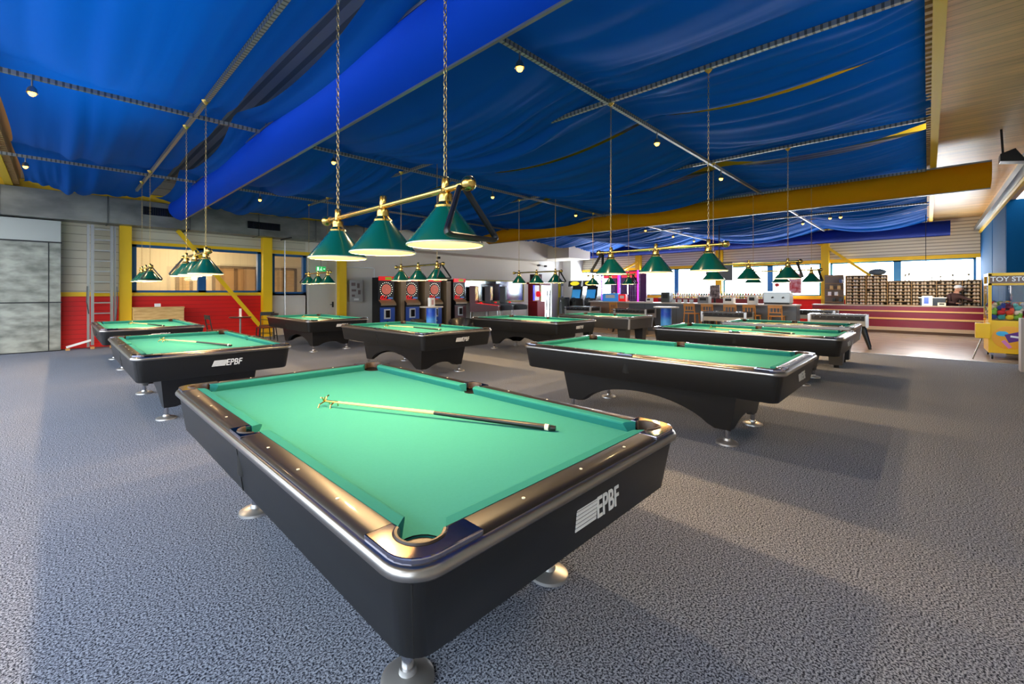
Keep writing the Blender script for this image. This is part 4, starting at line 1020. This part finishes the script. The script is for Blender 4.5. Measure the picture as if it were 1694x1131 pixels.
# bottles along the window sill and glasses on the counter
bcols = [(90, 120, 40), (200, 180, 120), (60, 40, 20), (220, 210, 190), (190, 60, 30), (230, 200, 60), (40, 70, 50)]
B0 = []
for k, c_ in enumerate(bcols):
    t = thing('spirit_bottle', 'x', 'bottle', (0, 0, -5))
    MB().lathe([(.035, 0), (.037, .01), (.037, .17), (.014, .22), (.013, .28)], n=10).build('bottle_glass', mat('bottle_%d' % k, c_, .15), t, smooth=True)
    MB().lathe([(.0145, .27), (.0145, .30)], n=8).build('cap', M_dark, t); MB().lathe([(.0375, .05), (.0375, .13)], n=10, caps=False).build('paper_label', M_paper, t)
    snap(t); B0.append(t)
st = thing('bottle_shelf', 'glass bottle shelf in front of the bar windows behind the counter', 'shelf', (19.6, 3.9, 0))
MB().box(0, .3, 0, 5.0, 1.18, 1.20).build('shelf_board', M_counter, st); MB().box(0, .3, 0, 5.0, .0, 1.18).build('shelf_cabinet', mat('back_red', (128, 30, 36), .4), st)
used = set(); cnames = ['green', 'straw yellow', 'dark brown', 'clear pale', 'red orange', 'bright yellow', 'deep green']
nb = 46
for i in range(nb):
    k = random.randrange(7); y = 4.05+i*4.7/nb+random.uniform(-.01, .01)
    lb = '%s spirit bottle behind the bar, %s bottle from the %s end' % (cnames[k], NUM(min(i, nb-1-i)), 'right' if i < nb/2 else 'left')
    if k in used: dup(B0[k], (19.75, y, 1.20), 0, lb, 'bottles behind the bar')
    else: used.add(k); B0[k].location = (19.75, y, 1.20); B0[k]['label'] = lb; B0[k]['group'] = 'bottles behind the bar'
for k in range(7):
    if k not in used:
        for c in kids(B0[k]): bpy.data.objects.remove(c)
        bpy.data.objects.remove(B0[k])
ORD = ['first', 'second', 'third', 'fourth', 'fifth', 'sixth', 'seventh', 'eighth', 'ninth', 'tenth', 'eleventh', 'twelfth']
NUM = lambda n: (ORD+['thirteenth', 'fourteenth', 'fifteenth', 'sixteenth', 'seventeenth', 'eighteenth', 'nineteenth', 'twentieth', 'twenty-first', 'twenty-second', 'twenty-third', 'twenty-fourth'])[n]
def glass_(loc, gi): return tag(MB().lathe([(.028, 0), (.032, .12), (.030, .12), (.026, .005)], loc, 10, caps=False).build('drinking_glass', mat('glassy', (205, 215, 220), .08, .2)), 'drinking glass on the bar counter, %s from the left' % ORD[gi], 'glass', 'glasses on the bar counter')
for i in range(12): glass_((15.75+.08*(i % 3), 5.9+.07*i, 1.075), 11-i)
# banner and red lantern in the window
t = thing('hanging_banner', 'red and white printed banner hanging in the bar window', 'banner', (VW-.35, 4.05, 1.40))
MB().box(0, .012, -.22, .22, 0, .85).build('banner_sheet', mat('banner_red', (200, 60, 70), .5, noise=(6, (190, 40, 50), (230, 190, 190), (1, 1, 1))), t); MB().tube([(0, -.26, .87), (0, .26, .87)], .012, 6).build('top_pole', M_steel, t); MB().tube([(0, -.2, .87), (.28, -.1, 1.30)], .004, 5).tube([(0, .2, .87), (.28, .1, 1.30)], .004, 5).build('cord', M_dark, t)
t = thing('paper_lantern', 'small round red paper lantern hanging in the bar window', 'lantern', (VW-.4, 4.70, 1.65))
MB().sphere((0, 0, .12), .10, 14, 10, sc=(1, 1, .9)).build('lantern_ball', mat('lantern_red', (215, 70, 70), .5), t, smooth=True); MB().tube([(0, 0, .02), (0, 0, -.28)], .01, 6).build('tassel', M_red, t); MB().tube([(0, 0, .2), (.33, 0, 1.08)], .004, 5).build('cord', M_dark, t)
t = thing('globe_lamp', 'white glass globe lamp hanging in front of the window above the shoe racks', 'lamp', (19.9, .05, 2.25))
MB().sphere((0, 0, 0), .19, 18, 12).build('globe', mat('opal_globe', (255, 250, 240), .3, emit=(255, 244, 225), es=1.5), t, smooth=True); MB().tube([(0, 0, .18), (0, 0, 1.8)], .008, 6).build('cord', M_dark, t)
t = thing('menu_board', 'small checkered menu board standing behind the bar', 'menu board', (19.2, 6.3, 1.2))
MB().box(0, .03, -.2, .2, .0, .55).build('board', mat('board_check', (80, 70, 78), .5, noise=(9, (50, 40, 48), (150, 140, 145), (1, 1, 1))), t); MB().box(-.0, .04, -.22, .22, -.02, 0).box(-.0, .04, -.04, .04, -.6, -.02).box(-.1, .14, -.1, .1, -1.2, -.6).build('stand', M_dark, t)

# ============================================================ reception counter and shoe racks
t = thing('reception_counter', 'long maroon reception counter with two beige stripes', 'counter', (20.8, -1.28, 0))
MB().box(.02, .6, 0, 4.5, .22, .95).build('counter_front', M_maroon, t)
MB().box(0, .64, 0, 4.52, .95, .985).build('counter_top', mat('counter_edge', (176, 150, 130), .4), t)
MB().box(0.0, .02, 0, 4.5, .76, .805).box(0.0, .02, 0, 4.5, .49, .55).build('beige_stripe', M_stripe, t)
MB().box(.0, .5, 0, 4.5, .10, .22).build('plinth', mat('plinth_beige', (196, 170, 140), .5), t); MB().box(.04, .5, 0, 4.5, 0, .10).build('kick_board', mat('kick_brown', (110, 84, 66), .5), t)
RX = 22.02
units = [(1.72, 2.32, 9, 'leftmost rack'), (1.10, 1.70, 9, 'second rack'), (.44, 1.08, 7, 'third rack'),
         (-.21, .42, 7, 'fourth rack'), (-.84, -.23, 7, 'rack behind the person'), (-1.28, -.86, 7, 'rightmost rack')]
sh = MB()
prof_ = [(-.125, .028, .070), (-.105, .038, .084), (-.04, .038, .072), (.04, .044, .060), (.10, .042, .045), (.135, .028, .028)]
sh.loft([[(x, w2*cos(2*pi*i/10), max(.0, h/2+h/2*sin(2*pi*i/10))) for i in range(10)] for x, w2, h in prof_])
shoe0 = sh.build('bowling_shoe', M_shoe, None, smooth=True); shoe_used = False
zt0 = {9: 2.10, 7: 1.86}
for ui, (a, b, rows, nm) in enumerate(units):
    rk = thing('shoe_rack', 'pale wood shoe rack full of bowling shoes, '+{'second rack': 'second from the left', 'third rack': 'third from the left', 'fourth rack': 'fourth from the left', 'leftmost rack': 'leftmost', 'rightmost rack': 'rightmost, beside the claw machine'}.get(nm, 'right behind the person'), 'shoe rack', (RX, a, 0), 0, 'shoe racks behind the reception')
    H_ = zt0[rows]+.02
    MB().box(0, .30, -.015, .0, 0, H_).build('side_panel', M_stripe, rk); MB().box(0, .30, b-a, b-a+.015, 0, H_).build('side_panel', M_stripe, rk)
    MB().box(.28, .30, 0, b-a, 0, H_).build('back_panel', mat('rack_dark', (70, 58, 46), .7), rk)
    MB().box(.02, .28, 0, b-a, 0, .9).build('lower_cabinet', M_pine, rk)
    for k in range(rows+1):
        z = zt0[rows]-k*.125; MB().box(0, .29, 0, b-a, z-.012, z).build('shelf_board', M_stripe, rk)
        if k == 0: continue
        n_ = 6 if b-a > .5 else 4
        for q in range(n_):
            if random.random() < .03: continue
            y = a+(b-a)*((q+.5)/n_)+(.012 if q % 2 == 0 else -.012)
            if shoe_used: s_ = shoe0.copy(); col.objects.link(s_)
            else: s_ = shoe0; shoe_used = True
            s_.location = (RX+.14, y, z+.0005); s_.rotation_euler = (0, 0, random.uniform(-.08, .08))
            tag(s_, 'tan bowling shoe, %s from the left, %s row from the top, %s' % (ORD[n_-1-q], ORD[k-1], nm), 'bowling shoe', 'bowling shoes on the %s' % nm)
# things on the racks
t = thing('sports_bag', 'dark grey sports bag lying on top of the second shoe rack', 'bag', (RX+.15, 1.38, 2.105)); MB().sphere((0, 0, .12), .2, 16, 10, sc=(.7, 1.35, .62)).build('bag_body', mat('bag_grey', (74, 84, 92), .7), t, smooth=True)
MB().tube([(0, -.1, .22), (0, -.05, .27), (0, .05, .27), (0, .1, .22)], .01, 6).build('handle', M_dark, t)
def trophy(y, h, lb):
    t = thing('trophy', lb, 'trophy', (RX+.15, y, 1.865), 0, 'trophies on the shoe racks'); MB().box(-.03, .03, -.03, .03, 0, .03).build('base', M_dark, t); MB().lathe([(.006, .03), (.006, h*.6), (.03, h*.75), (.035, h), (.028, h)], n=10).build('cup', mat('trophy_metal', (150, 140, 120), .3, .7), t, smooth=True)
for y, h, lb in ((.60, .26, 'slim trophy on the third shoe rack, left of another'), (.50, .30, 'slim trophy at the right end of the third shoe rack'), (-.10, .12, 'small trophy on the fourth shoe rack near its left end'), (-.32, .16, 'small trophy above the join of the fourth and fifth racks'), (-.62, .22, 'trophy on the rack directly behind the person'), (-1.0, .24, 'trophy on the rightmost rack')): trophy(y, h, lb)
t = thing('wall_display', 'dark display rack with boxes and balls left of the shoe racks', 'display shelf', (22.0, 2.4, 0))
MB().box(.2, .3, 0, .62, 0, 2.15).build('back_board', mat('disp_back', (120, 112, 102), .6), t)
for z in (1.05, 1.3, 1.55, 1.8, 2.1): MB().box(0, .3, 0, .62, z, z+.015).build('shelf_board', M_tan, t)
for k in range(7):
    z = (1.065, 1.315, 1.565, 1.815)[k % 4]; y = 2.48+.15*(k % 3)+.06*(k//4)
    tag(MB().box(22.02, 22.14, y-.05, y+.05, z, z+.15).build('display_box', [M_screen, M_paper, M_pine, mat('box_blue', (70, 90, 130), .5)][k % 4], None, bevel=.004), '%s box on the %s display shelf left of the shoe racks' % (['dark', 'white', 'pine coloured', 'slate blue'][k % 4], 'left half of the' if k//4 else 'right half of the'), 'box', 'boxes on the display shelf')
# desk items
t = thing('desk_display', 'white framed blue poster stand on the maroon counter', 'display stand', (21.0, .02, .985)); MB().obox((0, 0, .17), (.008, .13, .17), Matrix.Rotation(R(10), 3, 'Y')).build('frame', M_paper, t)
MB().obox((-.012, .02, .18), (.003, .06, .11), Matrix.Rotation(R(10), 3, 'Y')).build('print', mat('print_blue', (40, 90, 190), .4), t)
t = thing('cash_desk', 'dark computer monitor and shelf behind the maroon counter', 'monitor', (21.3, -.18, .985)); MB().box(0, .05, -.25, .38, .0, .26).build('monitor_body', M_screen, t); MB().box(-.02, .12, -.28, .42, .26, .29).build('top_board', M_paper, t)
smallbox('card_box', 'small cream box on the maroon counter by the person', 'box', 21.0, -.33, .985, .05, .10, .11, M_ivory)

l = bpy.data.lights.new('globe_light', 'POINT'); l.energy = 160; l.color = (1, .9, .75); l.shadow_soft_size = .2
q = bpy.data.objects.new('globe_light', l); q.location = (19.9, .05, 2.0); col.objects.link(q)
# person behind the counter, bent forward and reaching right
def person():
    t = thing('person', 'person in a dark brown jacket and white cap bending over behind the reception counter', 'person', (21.72, -.58, 0), 0)
    mb = bpy.data.meshes.new('body')
    V = [(0, 0, .90), (0, -.02, 1.08), (0, -.05, 1.24), (0, -.07, 1.36), (0, -.10, 1.42), (0, -.13, 1.50),   # pelvis..head base
         (0, .10, .88), (.01, .11, .48), (.02, .12, .06), (0, -.10, .88), (.01, -.10, .48), (.02, -.11, .06),
         (-.10, .06, 1.33), (-.2, .06, 1.10), (-.26, -.08, 1.08),
         (-.12, -.20, 1.30), (-.18, -.36, 1.22), (-.18, -.50, 1.16)]
    E = [(0, 1), (1, 2), (2, 3), (3, 4), (4, 5), (0, 6), (6, 7), (7, 8), (0, 9), (9, 10), (10, 11), (3, 12), (12, 13), (13, 14), (3, 15), (15, 16), (16, 17)]
    Rr = [.15, .145, .16, .14, .06, .06, .10, .07, .055, .10, .07, .055, .07, .05, .035, .07, .05, .035]
    mb.from_pydata(V, E, []); o = bpy.data.objects.new('body', mb); col.objects.link(o)
    md = o.modifiers.new('s', 'SKIN'); 
    for i, v in enumerate(mb.skin_vertices[0].data if mb.skin_vertices else []): pass
    if not mb.skin_vertices:
        bm = bmesh.new(); bm.from_mesh(mb); bm.verts.layers.skin.verify(); bm.to_mesh(mb); bm.free()
    for i, v in enumerate(mb.skin_vertices[0].data): v.radius = (Rr[i], Rr[i]); v.use_root = (i == 0)
    s2 = o.modifiers.new('ss', 'SUBSURF'); s2.levels = 1; s2.render_levels = 1
    dg = bpy.context.evaluated_depsgraph_get(); me = bpy.data.meshes.new_from_object(o.evaluated_get(dg)); me.name = 'body'
    bpy.data.objects.remove(o); o = bpy.data.objects.new('body', me); col.objects.link(o)
    jk = mat('brown_jacket', (70, 44, 42), .8); me.materials.clear(); me.materials.append(jk); me.materials.append(mat('dark_trousers', (26, 28, 36), .8)); me.materials.append(mat('skin', (205, 150, 122), .6))
    for p in me.polygons:
        p.use_smooth = True; c_ = p.center
        p.material_index = 1 if c_.z < .95 else 2 if (c_.z > 1.40 and abs(c_.y+.12) < .09 and abs(c_.x) < .07) else 0
    o.parent = t
    # head facing right (-y)
    h = MB(); sk = MATS['skin']
    h.sphere((0, -.17, 1.58), .098, 18, 14, sk, (.80, 1.0, 1.18)); h.sphere((0, -.272, 1.565), .018, 8, 6, sk, (.8, 1.1, 1.3))
    h.sphere((-.082, -.16, 1.57), .025, 8, 6, sk, (.4, .9, 1.2)).sphere((.082, -.16, 1.57), .025, 8, 6, sk, (.4, .9, 1.2))
    for s_ in (-1, 1): h.sphere((s_*.033, -.258, 1.595), .011, 8, 6, M_screen)
    h.box(-.025, .025, -.268, -.255, 1.523, 1.530, mat('lips', (150, 80, 75), .6))
    hd = h.build('head', None, o, smooth=True)
    MB().sphere((0, -.155, 1.625), .105, 18, 12, sc=(.86, 1.02, .75)).build('cap', M_paper, o, smooth=True)
    MB().obox((0, -.28, 1.635), (.06, .05, .006), Matrix.Rotation(R(8), 3, 'X')).build('cap_visor', M_paper, o)
    for hx, hy, hz, dx, dy in ((-.26, -.10, 1.075, -.2, -1), (-.18, -.525, 1.15, 0, -1)):
        hh = MB(); hh.sphere((hx, hy-.03, hz), .035, 10, 8, None, (.9, 1.2, .5))
        for k in range(4):
            x_ = hx-.024+k*.016; L_ = (.055, .066, .062, .05)[k]; hh.tube([(x_, hy-.06, hz), (x_, hy-.06-L_*.6, hz-.006), (x_, hy-.06-L_, hz-.022)], [.009, .008, .006], 6)
        hh.tube([(hx+.03, hy-.02, hz), (hx+.055, hy-.05, hz-.008), (hx+.055, hy-.075, hz-.015)], [.011, .009, .007], 6)
        hh.build('hand', sk, o, smooth=True)
person()

# ============================================================ claw machine
t = thing('claw_machine', 'yellow claw machine with a toy filled glass case at the right edge', 'claw machine', (14.75, -.93, 0), 0)
claw = t
# local: x away from the camera along the hall, y negative to the right
MB().box(-.55, .55, -.74, .0, .14, .84).build('lower_cabinet', M_yellowb, t, bevel=.01)
MB().box(-.55, -.50, -.74, -.70, .84, 1.84).build('corner_post', M_yellowb, t); MB().box(-.55, -.50, -.05, .0, .84, 1.84).build('corner_post', M_yellowb, t)
MB().box(.50, .55, -.74, -.70, .84, 1.84).build('corner_post', M_yellowb, t); MB().box(.50, .55, -.05, .0, .84, 1.84).build('corner_post', M_yellowb, t)
MB().box(-.55, .55, -.74, .0, 1.80, 1.86).box(-.55, .55, -.74, 0, 1.60, 1.64).build('roof_frame', M_yellowb, t)
hs = MB().box(-.56, -.53, -.72, -.02, 1.64, 1.80).build('header_sign', mat('header_dark', (110, 84, 70), .4), t)
text('header_letters', 'TOY STORY', .14, M_paper, hs, (-.563, -.03, 1.68), (R(90), 0, R(-90)), .002, .002, 0, sx=.92)
MB().box(-.53, -.525, -.70, -.05, .86, 1.60).build('front_glass', M_glass, t); MB().box(-.50, .50, -.006, -.002, .86, 1.60).build('side_glass', M_glass, t)
MB().tube([(0, -.37, 1.6), (0, -.37, 1.42)], .012, 8).tube([(0, -.37, 1.42), (-.07, -.37, 1.36), (-.04, -.37, 1.28)], .008, 6).tube([(0, -.37, 1.42), (.07, -.37, 1.36), (.04, -.37, 1.28)], .008, 6).build('claw', M_chrome, t)
g_ = MB(); g_.sphere((-.552, -.3, .48), .25, 20, 12, mat('art_orange', (244, 168, 30), .4), (.02, 1, 1)).sphere((-.556, -.2, .56), .07, 12, 8, mat('art_cyan', (60, 180, 225), .4), (.05, 1.3, .8))
g_.obox((-.558, -.38, .5), (.003, .13, .09), Matrix.Rotation(R(-20), 3, 'X'), mat('art_purple', (96, 40, 130), .4)).obox((-.559, -.26, .34), (.003, .03, .09), Matrix.Rotation(R(-35), 3, 'X'), mat('art_pink', (225, 130, 190), .4)).obox((-.562, -.40, .5), (.003, .09, .02), Matrix.Rotation(R(8), 3, 'X'), M_paper)
g_.build('front_artwork', None, t)
for x in (-.48, .48):
    for y in (-.66, -.06): MB().tube([(x, y-.015, .05), (x, y+.015, .05)], .048, 14, M_rack).box(x-.02, x+.02, y-.022, y+.022, .05, .15, M_chrome).build('caster', None, t)
cb = MB().box(-.78, -.56, -.02, .2, .46, .78).build('control_box', M_yellowb, t, bevel=.012)
MB().tube([(-.67, .06, .78), (-.67, .06, .86)], .008, 6).sphere((-.67, .06, .87), .022, 10, 8).build('joystick', mat('joy_orange', (240, 150, 20), .4), cb); MB().box(-.74, -.60, -.01, .03, .78, .785).build('instruction_plate', M_paper, cb)
MB().tube([(-.66, .10, .46), (-.72, .24, .0)], .014, 8).build('prop_leg', M_steel, t)
pc_ = [((220, 70, 30), 'orange red'), ((200, 40, 40), 'red'), ((120, 170, 60), 'lime green'), ((230, 190, 40), 'yellow'), ((60, 150, 140), 'teal'), ((40, 60, 130), 'navy'), ((160, 160, 170), 'grey'), ((110, 30, 60), 'wine red'), ((220, 200, 170), 'cream')]
rnd = random.Random(3); pl0 = []
for c_, nm in pc_:
    p0 = thing('plush_toy', 'x', 'plush toy', (0, 0, -9))
    MB().sphere((0, 0, 0), .062, 10, 8, sc=(1, 1.1, .9)).build('toy_body', mat('plush_'+nm.replace(' ', '_'), c_, .9), p0, smooth=True); MB().sphere((0, .04, .06), .04, 10, 8).sphere((-.025, .045, .095), .014, 6, 5).sphere((.025, .045, .095), .014, 6, 5).build('toy_head', MATS['plush_'+nm.replace(' ', '_')], p0, smooth=True)
    snap(p0); pl0.append(p0)
cnt = 0
for lay in range(3):
    for i in range(9):
        for j in range(6):
            if i > 4 and j < 3: continue
            if lay == 2 and (i+j) % 2: continue
            k = cnt % 9; cnt += 1; x = 14.75-.44+i*.108; y = -.93-.66+j*.117; z = .91+lay*.10+(.05*i/9)
            nm = pc_[k][1]; lb = '%s plush toy, %s layer, %s' % (nm, ('bottom', 'middle', 'top')[lay], '%s file from the left glass, %s from the front' % (ORD[5-j], ORD[i]))
            rz_ = rnd.uniform(0, 6.28)
            if cnt <= 9: o = pl0[k]; o.location = (x, y, z); o.rotation_euler = (0, 0, rz_); o['label'] = lb; o['group'] = 'plush toys in the claw machine'
            else: dup(pl0[k], (x, y, z), rz_, lb, 'plush toys in the claw machine')

FLP = (10.83, -.95, 3.58)
# floodlight on the tray at upper right
t = thing('floodlight', 'black floodlight under the plank ceiling at the upper right edge', 'floodlight', FLP)
MB().ext([(-.16, -.07), (.12, -.02), (.12, .10), (-.04, .16)], 0, -.12, .12).build('housing', M_rack, t, bevel=.008); MB().obox((0, -.12, .04), (.11, .01, .10), Matrix.Rotation(R(28), 3, 'X')).build('front_glass', M_paper, t)
MB().tube([(0, .08, .08), (0, .1, .52)], .014, 6).build('bracket', M_dark, t)
